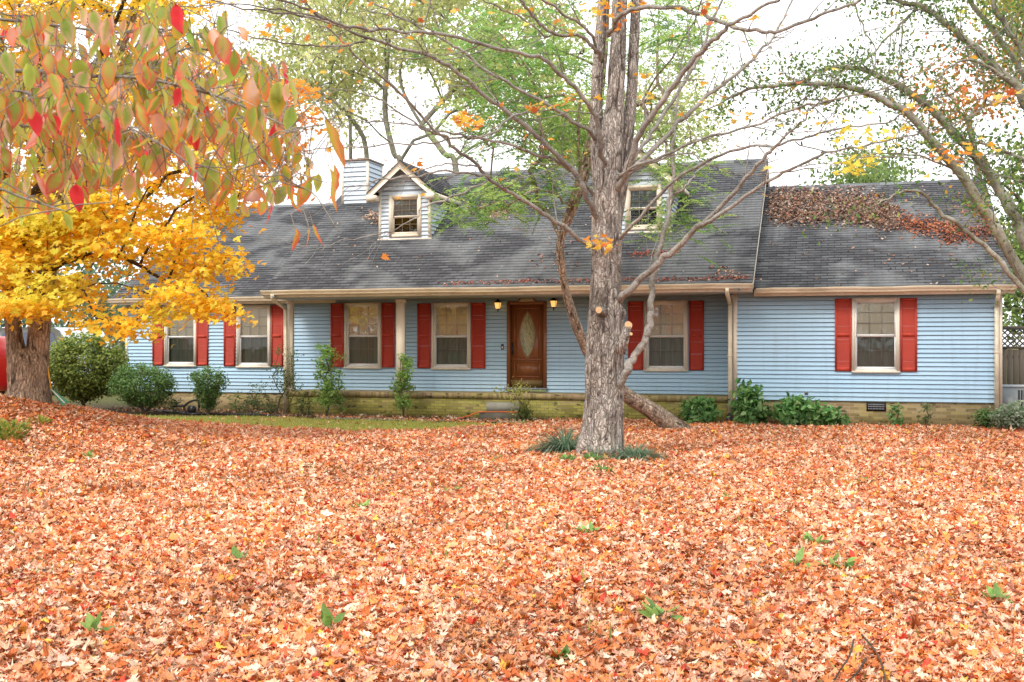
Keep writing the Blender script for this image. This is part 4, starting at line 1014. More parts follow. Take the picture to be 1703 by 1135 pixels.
limbs = [
 ([(1006, 285), (999, 250), (993, 200), (982, 181), (962, 151), (932, 124), (902, 97), (862, 89), (801, 74), (734, 55), (688, 54), (617, 49), (567, 40), (527, 25), (490, 8), (430, -14)], 17.5, 14.0, 12, 5, 1.0),
 ([(996, 372), (975, 330), (962, 292), (932, 265), (902, 234), (862, 201), (818, 167), (778, 134), (748, 111), (714, 92), (661, 80), (611, 64), (567, 45), (500, 25), (440, 20), (370, 5)], 17.5, 14.5, 14, 3.5, 1.0),
 ([(992, 232), (979, 218), (952, 201), (912, 174), (868, 151), (821, 124), (788, 104), (761, 80), (734, 64), (681, 37), (634, 13), (590, -10)], 17.6, 16.5, 10, 3, 1.0),
 ([(990, 330), (952, 285), (915, 265), (868, 248), (818, 234), (778, 228), (728, 218), (687, 208), (624, 203), (570, 198)], 17.6, 15.2, 9, 2, 1.0),
 ([(990, 412), (972, 402), (935, 376), (902, 355), (868, 331), (835, 315), (808, 291), (775, 261), (741, 231), (701, 191), (661, 151), (611, 110), (577, 77), (543, 47), (507, 27)], 17.5, 14.0, 12, 2.5, .9),
 ([(811, 295), (781, 288), (734, 285), (687, 295), (640, 298), (610, 306), (574, 316)], 16.0, 15.2, 6, 1.6, .5),
 ([(801, 278), (774, 275), (734, 275), (700, 285), (661, 295), (630, 299)], 15.9, 15.5, 4.5, 1.5, .5),
 ([(811, 301), (785, 315), (751, 328), (701, 347), (694, 362), (661, 380), (620, 392), (575, 400), (545, 408)], 16.0, 14.6, 5, 1.5, .35),
 ([(882, 182), (848, 194), (820, 221), (788, 230), (768, 229), (718, 239), (661, 241), (584, 244), (533, 248), (490, 256)], 16.5, 14.8, 6, 2, .7),
 ([(741, 231), (700, 212), (645, 176), (610, 160), (569, 148), (538, 150)], 15.6, 15, 5, 1.5, .7),
 ([(999, 100), (986, 77), (962, 60), (925, 57), (902, 44), (885, 24), (865, -2), (850, -30)], 17.4, 16.2, 9, 6, .6),
 ([(996, 90), (985, 62), (965, 40), (935, 20), (905, 0), (880, -20)], 17.4, 16.0, 8, 5, .6),
 ([(925, 57), (905, 60), (868, 30), (835, 17), (801, 0), (760, -20)], 16.9, 15.5, 5, 2.5, .8),
 ([(611, 64), (600, 72), (560, 78), (500, 74), (440, 66), (385, 52), (340, 30)], 15.4, 14.2, 5.5, 2.5, .6),
 ([(567, 40), (520, 28), (450, 14), (380, 4), (320, 12), (250, 14), (180, 22)], 14.9, 13.8, 4.5, 1.6, .9),
 ([(1018, 325), (1036, 300), (1054, 248), (1083, 195), (1124, 137), (1166, 83), (1199, 58), (1215, 41), (1244, 25), (1290, 0), (1330, -25)], 17.6, 15, 17, 5, .8),
 ([(1036, 300), (1056, 262), (1075, 232), (1108, 182), (1145, 124), (1157, 104), (1180, 50), (1205, -15)], 17.7, 18.5, 10, 5, .8),
 ([(1022, 330), (1045, 290), (1104, 232), (1149, 182), (1199, 141), (1236, 112), (1269, 83), (1298, 41), (1320, -5)], 17.7, 18.5, 13, 4, .9),
 ([(1026, 302), (1043, 286), (1104, 257), (1166, 232), (1248, 211), (1310, 186), (1373, 168), (1439, 155), (1497, 137), (1580, 91), (1660, 55)], 17.4, 14.5, 8, 2, .6),
 ([(1028, 500), (1040, 490), (1062, 468), (1099, 435), (1128, 410), (1161, 377), (1199, 344), (1232, 306), (1265, 265), (1290, 244), (1319, 215), (1350, 180)], 17.5, 15, 19, 3, .3),
 ([(1161, 377), (1176, 371), (1215, 344), (1269, 306), (1315, 282), (1364, 259), (1400, 248), (1470, 236), (1560, 215)], 16.4, 14.3, 11, 2.5, .35),
 ([(1030, 398), (1048, 380), (1083, 340), (1124, 298), (1166, 273), (1232, 248), (1290, 242), (1331, 232), (1373, 219), (1414, 211), (1476, 203), (1522, 178), (1600, 150), (1690, 118)], 17.4, 13.8, 9, 2, .55),
 ([(1323, 236), (1373, 253), (1435, 261), (1497, 263), (1580, 261), (1660, 258)], 15.2, 13.8, 3.5, 1.4, .6),
 ([(1244, 294), (1290, 286), (1352, 275), (1393, 273), (1430, 268)], 15.8, 15, 3.5, 1.2, .3),
 ([(1026, 650), (1043, 617), (1051, 597), (1071, 574), (1078, 554), (1081, 524), (1084, 494), (1089, 453), (1093, 420), (1103, 393), (1111, 358), (1115, 327), (1120, 289), (1119, 250), (1122, 200), (1130, 130)], 17.4, 17.9, 20, 4, .05),
 ([(1115, 325), (1136, 314), (1152, 298), (1163, 283), (1190, 262)], 17.6, 17.9, 6.5, 2, .2),
 ([(1012, 60), (1030, 28), (1060, 14), (1120, 12), (1170, 24), (1210, 42), (1257, 52), (1290, 53), (1331, 39), (1373, 23), (1422, 4), (1460, -16)], 17.2, 14.6, 12, 6, .5),
 ([(1000, 195), (960, 186), (920, 195), (880, 200)], 17.4, 16.5, 4, 1.5, .6),
 ([(1026, 290), (1060, 280), (1110, 262), (1155, 256), (1172, 272), (1192, 278)], 17.4, 16.6, 5, 2.2, .15),
]
for q in limbs:
    uv, Za, Zb, w0, w1, tw = q
    mb_ = limb(MAP, uv, Za, Zb, w0, w1, tw, LT, 'bark_limb', tips)
# leaves banked against its foot
bk_ = MB(); n = 900; a_ = rng.uniform(0, 6.28, n); r_ = .40+np.abs(rng.normal(0, .22, n)); c_ = at(998, 760, Zt); x_ = c_[0]+r_*np.cos(a_); y_ = c_[1]+r_*np.sin(a_); z_ = gz(x_, y_)+rng.random(n)*.13*np.exp(-(r_-.4)/.2)+.01
put_leaves(bk_, STAR, np.stack([x_, y_, z_], 1), rng.uniform(.05, .085, n), frames(np.stack([np.cos(a_)*.5+rng.normal(0, .4, n), np.sin(a_)*.5+rng.normal(0, .4, n), np.ones(n)], 1), rng.uniform(0, 6.28, n)), pal(n, LP, LW, .2)*.9, .5, wob=.05)
tag(bk_.build('leaf_bank', M['litter'], None), 'dead leaves banked up around the foot of the big maple', 'fallen leaves', kind='stuff')
# pruned stubs with pale sawn ends
st = MB(); a = at(1003, 519, 17.55); b = at(996, 516, 17.28); st.tube([a, a*.5+b*.5, b], [.09, .07, .062], 14); s1 = st.build('stub', M['bark'], TRK, True)
def disc(c, n, r, mat, par):
    mb = MB(); R = frames(np.array([n]), np.zeros(1))[0]; th = np.linspace(0, 2*pi, 17)[:-1]
    V = np.array([c]+[c+R @ np.array([r*cos(t)*(1+.05*sin(3*t)), r*sin(t), 0]) for t in th]); mb.add(V, [(0, i+1, (i+1) % 16+1) for i in range(16)]); return mb.build('sawn_end', mat, par)
disc(b+(b-a)/np.linalg.norm(b-a)*.004, b-a, .050, M['cut'], TRK)
st = MB(); a = at(1030, 585, 17.45); b = at(1044, 542, 17.3); st.tube([a, at(1038, 567, 17.4), b], [.10, .075, .062], 14); c2 = at(1049, 556, 17.2); st.tube([at(1040, 562, 17.4), c2], [.03, .026], 10); st.build('stub', M['bark'], TRK, True)
nv = at(1056, 536, 17.05)-at(1044, 546, 17.3); disc(b+nv/np.linalg.norm(nv)*.03, nv, .064, M['cut'], TRK); disc(c2+nv/np.linalg.norm(nv)*.012, nv, .026, M['cut'], TRK)
# its last leaves
YC = [(.80, .42, .05), (.82, .55, .08), (.75, .28, .05), (.62, .16, .05), (.80, .60, .15)]; YW_ = [5, 4, 4, 1.5, 2]
lm = MB(); T_ = np.array(tips); pick = rng.random(len(T_)) < np.where(rng.random(len(T_)) < .5, .10, .04); L_ = list(T_[pick])
for (u, v, n, s, Z) in ((768, 200, 26, 14, 15.6), (790, 205, 10, 10, 15.6), (690, 272, 8, 8, 15.8), (900, 172, 8, 10, 16.6), (940, 162, 8, 10, 16.9), (893, 183, 7, 9, 16.6), (1000, 410, 18, 13, 17.0), (985, 400, 8, 10, 17.0), (1024, 25, 10, 22, 17.0), (1050, 15, 9, 20, 17.0), (1000, 35, 10, 20, 17.0), (1078, 165, 6, 9, 17.3), (1072, 125, 5, 8, 17.3), (990, 22, 8, 16, 17),
      (1430, 268, 22, 18, 14.6), (1410, 283, 12, 14, 14.8), (1460, 240, 16, 26, 14.6), (1400, 218, 12, 26, 14.8), (1580, 262, 16, 18, 14.0), (1530, 175, 12, 22, 14.3), (1650, 160, 16, 28, 14.0), (1480, 225, 10, 24, 14.4), (1210, 185, 8, 24, 16), (1350, 180, 9, 40, 15), (1620, 240, 8, 22, 14), (1170, 12, 10, 22, 15.5), (860, 20, 10, 24, 16), (520, 195, 8, 18, 15), (590, 130, 6, 25, 15), (680, 20, 6, 30, 15), (470, 60, 8, 30, 14.4)):
    for i in range(n): L_.append(at(u+random.gauss(0, s), v+random.gauss(0, s*.55), Z+random.gauss(0, .25)))
L_ = np.array(L_); n = len(L_)
_d = (L_-EYE) @ FW; _u = 851.5+F*((L_-EYE) @ RT)/_d; mc = pal(n, YC, YW_, .12); ry = (sm(1360, 1400, _u)*(1-sm(1480, 1520, _u)))[:, None]; mc = mc*(1-ry)+np.array([.78, .68, .10])*ry
put_leaves(lm, MAPLE, L_, rng.uniform(.085, .135, n), frames(np.stack([rng.normal(0, .5, n), rng.normal(-.25, .5, n), np.ones(n)], 1), rng.uniform(0, 6.28, n)), mc, .35)
lm.build('crown', M['leaf'], MAP)

# ================================================================== LEANING HEMLOCK
HZ = [(1135, 722, 42, 24.6), (1110, 702, 38, 24.4), (1080, 681, 34, 24.2), (1040, 656, 30, 23.9), (1010, 628, 27, 23.6), (984, 594, 25, 23.3), (962, 550, 22, 23), (944, 495, 19, 22.7), (933, 435, 18, 22.4), (933, 398, 18, 22.3), (950, 350, 22, 22.1), (970, 290, 27, 21.9), (988, 210, 24, 21.8), (1001, 120, 20, 21.7), (1008, 0, 17, 21.6), (1010, -140, 13, 21.6)]
b_ = at(1112, 704, 24.4); HEM = thing('hemlock_tree', (b_[0], b_[1], gz(b_[0], b_[1])), 'crooked hemlock with feathery green sprays, leaning up behind the big maple', 'tree')
hb = MB(); bark_tube(hb, [at(u, v, Z) for u, v, w, Z in HZ], [w/2*.80*Z/F for u, v, w, Z in HZ], 44, 30, .022, 13, .26, .03, 21); hb.build('trunk', M['bark_brown'], HEM, True)
spine = [at(u, v, Z) for u, v, w, Z in HZ[8:]]
regs = [([(720, 70), (860, -30), (985, -40), (985, 290), (905, 300), (850, 270), (770, 250), (735, 160)], 56, (20.5, 25)), ([(800, 60), (985, 0), (985, 285), (900, 280), (830, 230)], 26, (21.5, 25)), ([(765, 300), (880, 285), (955, 320), (950, 345), (850, 345), (790, 380), (765, 375)], 20, (20.5, 23)),
        ([(1060, 60), (1175, 40), (1150, 170), (1112, 240), (1065, 255)], 26, (21, 25)), ([(1098, 262), (1150, 270), (1150, 325), (1125, 380), (1104, 385), (1110, 330)], 13, (20, 22.5)), ([(1055, -60), (1250, -60), (1180, 40), (1060, 60)], 16, (21, 25))]
tg = []
for poly, n, zz in regs: tg += polypts(n, poly, *zz)
A, par, cnt = skeleton(spine, tg, .4, .05, .06, .15)
hs2 = MB(); skel_tubes(hs2, A, par, cnt, .009, .42, 5, .045, len(spine)); hs2.build('branch', M['bark_brown'], HEM, True)
fr2 = MB()
def frond(mb, p, d, L, colr):
    d = d/np.linalg.norm(d); side = np.cross(d, (0, 0, 1)); side /= np.linalg.norm(side)+1e-9; n = max(6, int(L/.035)); nn = np.cross(side, d)
    t = np.linspace(.05, 1, n); q = p+d*(L*t)[:, None]+np.array([0, 0, -1])*(L*.25*t*t)[:, None]
    pos = np.repeat(q, 2, 0); sg = np.tile([1, -1], n)[:, None]
    yd = side*sg*rng.uniform(.7, 1, (2*n, 1))+d*.55+rng.normal(0, .14, (2*n, 3))+np.array([0, 0, -.12])
    ln = np.repeat(.10*L/.45*(1-.75*t)*(.4+t*1.2).clip(0, 1)+.02, 2)*rng.uniform(.8, 1.25, 2*n)
    put_leaves(mb, QUAD, pos, ln, frames_y(yd, rng.normal(0, .35, 2*n)), np.clip(np.array(colr)[None]*rng.uniform(.75, 1.3, (2*n, 1)), 0, .9), .1)
GC = [(.18, .36, .09), (.26, .45, .12), (.38, .56, .16), (.13, .26, .07), (.48, .64, .20)]
leafn = [i for i in range(len(spine), len(A)) if cnt[i] <= 3]
QUAD_B = QUAD; QUAD = (np.array([(0, 0, 0), (.20, .5, .03), (0, 1, 0), (-.20, .5, .03)], float), QUAD_B[1])
for i in leafn:
    d0 = A[i]-A[par[i]]; d0 /= np.linalg.norm(d0)+1e-9
    for q in range(1): frond(fr2, A[i]+rng.normal(0, .08, 3), d0*.7+rng.normal(0, .65, 3)*np.array([1, 1, .45]), rng.uniform(.3, .6), random.choice(GC))
for c_ in tg:
    gd = random.choice(GC)
    for q in range(15): frond(fr2, c_+rng.normal(0, 1, 3)*np.array([.38, .38, .15]), rng.normal(0, 1, 3)*np.array([1, 1, .3]), rng.uniform(.3, .62), gd)
fr2.build('crown', M['leaf'], HEM); QUAD = QUAD_B

# ================================================================== YELLOW MAPLE
yb = at(51, 668, 21); YM = thing('maple_tree', (yb[0], yb[1], gz(yb[0], yb[1])), 'forked maple in full yellow autumn leaf on the leafy mound', 'tree')
yt = MB()
for ST in ([(49, 690, 72), (49, 665, 66), (48, 640, 64), (47, 610, 66), (46, 592, 60), (46, 580, 44)], [(33, 625, 40), (28, 590, 32), (22, 545, 27), (18, 500, 25), (8, 430, 32), (0, 340, 27), (-4, 200, 20), (0, 60, 14)], [(58, 625, 44), (62, 590, 41), (66, 545, 37), (72, 500, 34), (84, 430, 28), (104, 340, 24), (130, 200, 20), (200, 80, 16), (240, -40, 13)], [(20, 500, 20), (50, 400, 22), (70, 260, 18), (74, 120, 14), (84, -20, 10)]):
    zo = 0.0 if ST[0][1] == 690 else (-.05 if ST[0][0] == 33 else .05)
    bark_tube(yt, [at(u, v, 21+zo) for u, v, w in ST], [w/2*21/F for u, v, w in ST], 72, 34, .03, 11, .26, .05 if ST[0][1] == 690 else 0, 31+ST[0][0])
yt.build('trunk', M['bark_brown'], YM, True)
poly = [(-330, -160), (330, -160), (330, 30), (300, 70), (350, 100), (420, 95), (500, 150), (520, 240), (470, 290), (410, 310), (365, 350), (300, 390), (320, 430), (365, 438), (320, 462), (300, 490), (345, 505), (315, 510), (270, 495), (240, 515), (205, 500), (190, 440), (160, 450), (150, 520), (95, 500), (0, 505), (-330, 520)]
spine = [at(55, 560, 21), at(60, 500, 21.1), at(70, 430, 21.1), at(85, 340, 21.1), at(110, 220, 21.1), at(170, 90, 21.1), at(220, -30, 21.1)]
tg = polypts(450, poly, 18.4, 22.8)
tg += polypts(30, [(-40, 320), (130, 330), (140, 470), (110, 500), (-40, 505)], 18.3, 20.2)
# the sprays that show against the house
for (u, v, Z) in ((372, 440, 19.2), (376, 427, 19.3), (360, 425, 19.4), (340, 445, 19.4), (366, 514, 19), (350, 508, 19), (350, 500, 19.2), (330, 480, 19.3), (320, 515, 19.1), (300, 490, 19.3), (280, 470, 19.5), (236, 525, 19), (222, 540, 19), (250, 515, 19.2), (160, 530, 19), (214, 545, 19), (92, 512, 20), (60, 508, 19.4), (8, 512, 19.4), (35, 505, 19.3), (395, 330, 19.5), (380, 340, 19.6), (350, 360, 19.6), (300, 420, 19.3), (320, 400, 19.3), (460, 180, 20), (500, 150, 20.3), (480, 250, 20), (440, 150, 20.4), (430, 230, 20), (510, 205, 20)): tg.append(at(u, v, Z))
A, par, cnt = skeleton(spine, tg, .35, .05, .10, .2)
ybm = MB(); skel_tubes(ybm, A, par, cnt, .0075, .5, 6, .09, len(spine)); ybm.build('branch', M['bark_dark'], YM, True)
lf_ = MB(); nodes = [i for i in range(len(spine), len(A)) if cnt[i] <= 3]
P = []
for c_ in tg:
    m = rng.poisson(70); q = rng.normal(0, 1, (m, 3))*np.array([.28, .28, .09]); q[:, 2] -= .22*np.linalg.norm(q[:, :2], axis=1); P.append(q+c_)
for i in nodes: P.append(A[i]+rng.normal(0, 1, (rng.poisson(6), 3))*np.array([.2, .2, .08]))
P = np.concatenate(P); n = len(P)
dpx = (P-EYE); _d = dpx @ FW; _u = 851.5+F*(dpx @ RT)/_d; P = P[(rng.random(n) < 1-.55*sm(395, 440, _u))]; n = len(P); dpx = (P-EYE); dep = dpx @ FW; uu = 851.5+F*(dpx @ RT)/dep; vv = 572-F*dpx[:, 2]/dep
cY = pal(n, [(.97, .67, .06), (.97, .75, .09), (.96, .54, .05), (.82, .80, .12), (.95, .44, .05)], [8, 5, 4, 2.2, 1], .1)
gmask = vn(P[:, 0]*.9, P[:, 1]*.9, P[:, 2]*1.4, 40); gm = sm(.58, .75, gmask)[:, None]*.5; cY = cY*(1-gm)+np.array([.72, .80, .14])*gm
om = sm(380, 470, uu)[:, None]*.8; cY = cY*(1-om)+np.array([.88, .34, .05])*om*rng.uniform(.8, 1.1, (n, 1))
put_leaves(lf_, MAPLE2, P, rng.uniform(.085, .14, n), frames(np.stack([rng.normal(0, .55, n), rng.normal(-.45, .5, n), np.ones(n)*.9], 1), rng.uniform(0, 6.28, n)), np.clip(cY, 0, .95), .3)
lf_.build('crown', M['leaf_bright'], YM)

# ================================================================== DOGWOOD OVERHEAD
def grid_leaf(nr=7):
    V = []; e = []; 
    for r in range(nr+1):
        t = r/nr; w = .33*(sin(pi*min(1, t**.85*1.0))**.8)*(1-.25*t) if 0 < r < nr else 0.0
        for c in (-1, -.5, 0, .5, 1): V.append((c*w, t, 0)); e.append(min(1, abs(c)**2*.8+max(0, t-.5)*1.2))
    Fc = []
    for r in range(nr):
        for c in range(4): a = r*5+c; Fc += [(a, a+1, a+6), (a, a+6, a+5)]
    return np.array(V), np.array(Fc), np.array(e)
GV, GF, GE = grid_leaf()
def hang_leaves(mb, pos, size, ydir, roll, c0, c1):
    n = len(pos); L = np.repeat(GV[None], n, 0).copy(); x, y = L[:, :, 0], L[:, :, 1]
    cf = rng.uniform(.1, .75, (n, 1)); cb = rng.normal(.12, .25, (n, 1)); cw = rng.normal(0, .25, (n, 1)); tw = rng.normal(0, .5, (n, 1))
    L[:, :, 2] = cf*np.abs(x)+cb*y*y+cw*np.sin(y*7)*.15+tw*x*y+.02*np.sin(y*26)*np.abs(x)*4
    L[:, :, 0] *= rng.uniform(.75, 1.1, (n, 1))*(1-.35*cf); L *= size[:, None, None]
    W = np.einsum('nij,nkj->nki', frames_y(ydir, roll), L)+pos[:, None, :]
    e = np.clip(GE[None]*rng.uniform(.5, 1.6, (n, 1))+rng.normal(0, .10, (n, len(GE))), 0, 1)[..., None]
    col = c0[:, None]*(1-e)+c1[:, None]*e
    mb.add(W.reshape(-1, 3), (GF[None]+(np.arange(n)*len(GV))[:, None, None]).reshape(-1, 3), np.clip(col, 0, .95).reshape(-1, 3))
db_ = at(-1150, 572, 2.9); DW = thing('dogwood_tree', (db_[0], db_[1], gz(db_[0], db_[1])), 'dogwood bough with drooping green and red leaves hanging close at the upper left', 'tree')
dt = MB(); g0 = np.array([db_[0], db_[1], gz(db_[0], db_[1])]); top = at(-1010, 345, 2.9)
bark_tube(dt, [g0-(0, 0, .1), g0+(.02, 0, .5), g0*.4+top*.6, top, top+(.1, .05, .7)], [.10, .085, .075, .06, .04], 32, 24, .012, 14, .2, .03, 51); dt.build('trunk', M['bark_grey'], DW, True)
BR = [([(-1010, 345), (-650, 270), (-300, 190), (-100, 125), (0, 120), (60, 118), (100, 127), (170, 127), (230, 130), (300, 143), (350, 155)], 2.9, 2.7, 9, 4), ([(-300, 190), (-100, 150), (20, 150), (75, 167), (120, 182), (160, 192), (220, 215), (300, 262), (340, 300)], 2.9, 2.5, 6, 2.5), ([(300, 143), (360, 160), (400, 175), (450, 198), (490, 215)], 2.75, 2.6, 5, 2.2),
      ([(-300, 190), (-80, 40), (20, 35), (110, 45), (200, 55), (260, 48), (340, 60), (380, 72)], 2.9, 3.1, 6, 2.2), ([(-100, 125), (0, 205), (90, 205), (160, 200), (230, 235), (280, 250)], 2.9, 2.9, 5, 2), ([(-400, 260), (-150, 300), (-20, 310), (40, 330), (110, 352)], 2.8, 2.4, 6, 2), ([(350, 155), (400, 210), (430, 260), (480, 300), (520, 320)], 2.65, 2.6, 3.5, 1.6), ([(230, 130), (280, 95), (330, 80), (400, 110), (450, 130)], 2.8, 3.0, 4, 1.8), ([(490, 215), (530, 208), (575, 205)], 2.6, 2.5, 2, 1.2), ([(230, 70), (200, 110), (150, 90), (80, 75), (10, 80)], 3, 2.9, 3, 1.5)]
dn = []
for uv, a, b, w0, w1 in BR:
    p = limb_pts(uv, a, b, 5); mb = MB(); r = np.linspace(w0/2, w1/2, len(p))*2.8/F*(1+rng.normal(0, .07, len(p))); mb.tube(p, r, 8)
    for i in range(0, len(p)):
        if random.random() < .8:
            d = rdir(1, -.2)[0]; P2 = [p[i], p[i]+d*.04+(0, 0, .01), p[i]+d*.09+(0, 0, .012*random.uniform(-1, 2)), p[i]+d*.15+(0, 0, random.uniform(-.03, .03))]; mb.tube(P2, [.0018, .0015, .0013, .001], 4); dn.append(P2[-1]); dn.append(P2[2])
        dn.append(p[i])
    mb.build('branch', M['bark_grey'], DW, True)
poly = [(-40, 45), (60, 35), (110, 30), (160, 55), (230, 55), (250, 20), (280, 20), (300, 60), (350, 60), (372, 32), (390, 70), (425, 115), (470, 135), (490, 215), (500, 270), (535, 330), (500, 365), (470, 350), (440, 380), (400, 372), (370, 350), (320, 330), (290, 280), (250, 300), (235, 370), (215, 320), (150, 330), (100, 385), (40, 372), (-40, 380)]
P = polypts(760, poly, 2.6, 4.1)+polypts(260, [(-40, 110), (480, 150), (490, 260), (380, 290), (-40, 250)], 2.3, 3.2)
P = np.array(P); P[:, 2] += .055
# tie each leaf to a stalk that reaches up to a twig
DN = np.array(dn); pt = MB()
for q in P:
    j = int(np.argmin(np.linalg.norm((DN-q)*np.array([1, 1, .8]), axis=1))); g_ = DN[j]; mid = (g_+q)/2+np.array([0, 0, .02]); pt.tube([g_, mid, q], [.0012, .0011, .0009], 3, cap=False)
    if len(DN) < 3600: DN = np.concatenate([DN, mid[None]])
ex = np.array([at(541, 198, 2.35), at(555, 200, 2.5), at(547, 278, 2.4), at(555, 272, 2.5), at(490, 378, 2.5), at(513, 376, 2.5), at(520, 372, 2.55)]); P = np.concatenate([P, ex])
for q in ex: pt.tube([q, q+(-.01, 0, .03), at(560, 170, 2.5) if q[2] > 2.2 else at(500, 345, 2.55)], [.0012, .0011, .001], 3, cap=False)
pt.build('twig_canopy', M['bark_grey'], DW)  # the leaf stalks, all in one mesh
n = len(P); size = rng.uniform(.044, .074, n); size[-7:] = (.105, .08, .10, .085, .055, .05, .05)
yd = np.stack([rng.normal(0, .26, n), rng.normal(0, .26, n), -np.ones(n)], 1); yd[-7:, :2] *= .3
G0 = pal(n, [(.36, .48, .08), (.28, .42, .07), (.50, .50, .12), (.66, .34, .22), (.82, .56, .46)], [7, 5, 4, 1.2, 1.0], .15); G1 = pal(n, [(.88, .16, .08), (.84, .42, .36), (.88, .34, .05), (.74, .10, .10), (.56, .58, .12)], [5, 3.5, 4, 3, 2.5], .15)
red = rng.random(n) < .03; red[-7:] = False; G0[red] = (.82, .05, .06); G1[red] = (.84, .08, .09)
G0[-7:] = (.50, .46, .07); G1[-7:] = (.86, .14, .10); G0[-6] = (.70, .72, .5); G1[-6] = (.84, .6, .45)
lf2 = MB(); hang_leaves(lf2, P, size, yd, np.r_[rng.uniform(0, 6.28, n-7), np.full(7, .35)], G0, G1); lf2.build('crown', M['leaf_bright'], DW, True)

# ================================================================== MOSSY TREE AT THE RIGHT
rb = at(1790, 740, 19.5); RTREE = thing('leaning_tree', (rb[0], rb[1], gz(rb[0], rb[1])), 'many-stemmed mossy tree arching in from the right over the wing roof', 'tree')
tips2 = []
RL = [([(1800, 745), (1765, 600), (1735, 520), (1696, 451), (1646, 364), (1596, 290), (1555, 240), (1518, 195), (1468, 166), (1414, 145), (1364, 139), (1290, 141), (1232, 153), (1186, 178)], 20, 19, 26, 3, .8),
      ([(1800, 720), (1775, 560), (1740, 470), (1704, 398), (1671, 331), (1634, 273), (1596, 232), (1551, 182), (1509, 153), (1464, 128), (1431, 114), (1393, 112), (1356, 120), (1331, 137)], 19.5, 20.5, 27, 3, .9),
      ([(1800, 560), (1760, 300), (1703, 166), (1679, 133), (1642, 99), (1609, 70), (1571, 37), (1534, 12), (1489, 2), (1420, -20)], 19.8, 20.5, 22, 6, 1.0),
      ([(1735, 530), (1687, 464), (1646, 418), (1600, 381), (1559, 348), (1534, 323), (1505, 319), (1476, 331), (1453, 342)], 19, 18.6, 12, 2, .12),
      ([(1790, 420), (1740, 180), (1703, 91), (1679, 54), (1654, 12), (1640, -30)], 20, 20.5, 14, 8, .8), ([(1780, 430), (1730, 190), (1703, 128), (1662, 62), (1621, 12), (1600, -20)], 20.6, 21, 14, 7, .8),
      ([(1679, 133), (1638, 108), (1609, 99), (1580, 112), (1555, 137), (1540, 160)], 20, 20, 7, 2, .8), ([(1750, 290), (1704, 265), (1662, 248), (1621, 236), (1580, 240)], 20, 19.6, 9, 2, .9),
      ([(1534, 12), (1505, 33), (1497, 83), (1495, 128)], 20.4, 20, 4, 2.5, .8), ([(1513, 25), (1480, 58), (1451, 91), (1426, 104), (1390, 112)], 20.4, 20, 5, 2, .9), ([(1420, 4), (1439, 54), (1455, 83), (1453, 112)], 20.4, 20, 3.5, 2.5, .8), ([(1760, 340), (1720, 310), (1690, 300), (1640, 285)], 20, 19.8, 7, 2, .6), ([(1414, 145), (1380, 170), (1350, 165), (1300, 178), (1260, 200)], 19.4, 19, 4, 1.5, .8), ([(1596, 290), (1540, 262), (1480, 255), (1430, 262)], 19.6, 19.2, 4, 1.5, .8)]
for uv, Za, Zb, w0, w1, tw in RL: limb(RTREE, uv, Za, Zb, w0, w1, tw*2.1, 1.2, 'bark_moss', tips2, 'limb', 2, 10, .15, .04)
T2 = np.array(tips2); rl2 = MB(); cen = np.repeat(T2, 7, 0); P = cen+rng.normal(0, .14, cen.shape); kk = rng.random(len(P)) < .7; P = P[kk]; n = len(P)
put_leaves(rl2, OVAL, P, rng.uniform(.06, .10, n), frames(rdir(n, .5), rng.uniform(0, 6.28, n)), pal(n, [(.13, .25, .06), (.20, .32, .08), (.08, .15, .045), (.36, .40, .10), (.5, .26, .06)], [5, 4, 3, 1.2, .5]), .3)
rl2.build('crown', M['leaf'], RTREE)

# ================================================================== TREES BEYOND
def far_tree(name, label, u, Z, poly, zz, nt, per, ls, cols, w, spread, r0, lead=None, group=None, bark='bark_grey', T=QUAD, ex=.48, flat=.7, step=.9):
    b = at(u, 572, Z); g = float(gz(b[0], b[1])); t = thing(name, (b[0], b[1], g), label, 'tree', group)
    sp = [np.array([b[0], b[1], g])]
    for (a, v) in (lead or [(u, 480), (u, 380)]): sp.append(at(a, v, Z))
    k_ = smooth(sp, k=4); tg = polypts(nt, poly, *zz)
    A, par, cnt = skeleton(list(k_), tg, step, .12, .05, .25); m = MB(); skel_tubes(m, A, par, cnt, r0, ex, 6, .5); m.build('trunk', M[bark], t, True)
    l = MB(); nodes = [i for i in range(len(k_), len(A)) if cnt[i] <= 2]; P = []
    for c_ in tg: P.append(np.array(c_)+rng.normal(0, spread*1.25, (rng.poisson(per*3.4), 3))*np.array([1, 1, flat]))
    for i in nodes: P.append(A[i]+rng.normal(0, spread*.6, (rng.poisson(per*.25), 3)))
    P = np.concatenate(P); n = len(P); col = pal(n, cols, w); cl_ = .7+.6*vn(P[:, 0]*.5, P[:, 1]*.5, P[:, 2]*.5, 60); col = np.clip(col*cl_[:, None], 0, .95)
    put_leaves(l, T, P, rng.uniform(ls*.7, ls*1.3, n), frames(rdir(n, .4), rng.uniform(0, 6.28, n)), col, .3); l.build('crown', M['leaf'], t)
    return t
OLV = [(.52, .56, .22), (.62, .63, .28), (.40, .46, .17), (.70, .66, .30)]
far_tree('oak_tree', 'tall pale green oak with mossy forked trunk rising behind the front dormer', 668, 47, [(480, 120), (560, -80), (820, -80), (860, 90), (800, 200), (720, 180), (700, 110), (640, 130), (600, 190), (520, 200)], (42, 52), 90, 26, .2, OLV, [4, 3, 3, 2], .42, .016, [(668, 300), (655, 255), (640, 180), (648, 60)], bark='bark_moss')
far_tree('oak_tree', 'slender pale green oak leaning left behind the chimney', 610, 50, [(400, 40), (470, -80), (640, -80), (660, 100), (600, 170), (520, 160), (460, 190), (430, 150)], (46, 54), 70, 26, .2, OLV, [3, 4, 3, 2], .42, .014, [(612, 290), (590, 205), (540, 160)], bark='bark_moss')
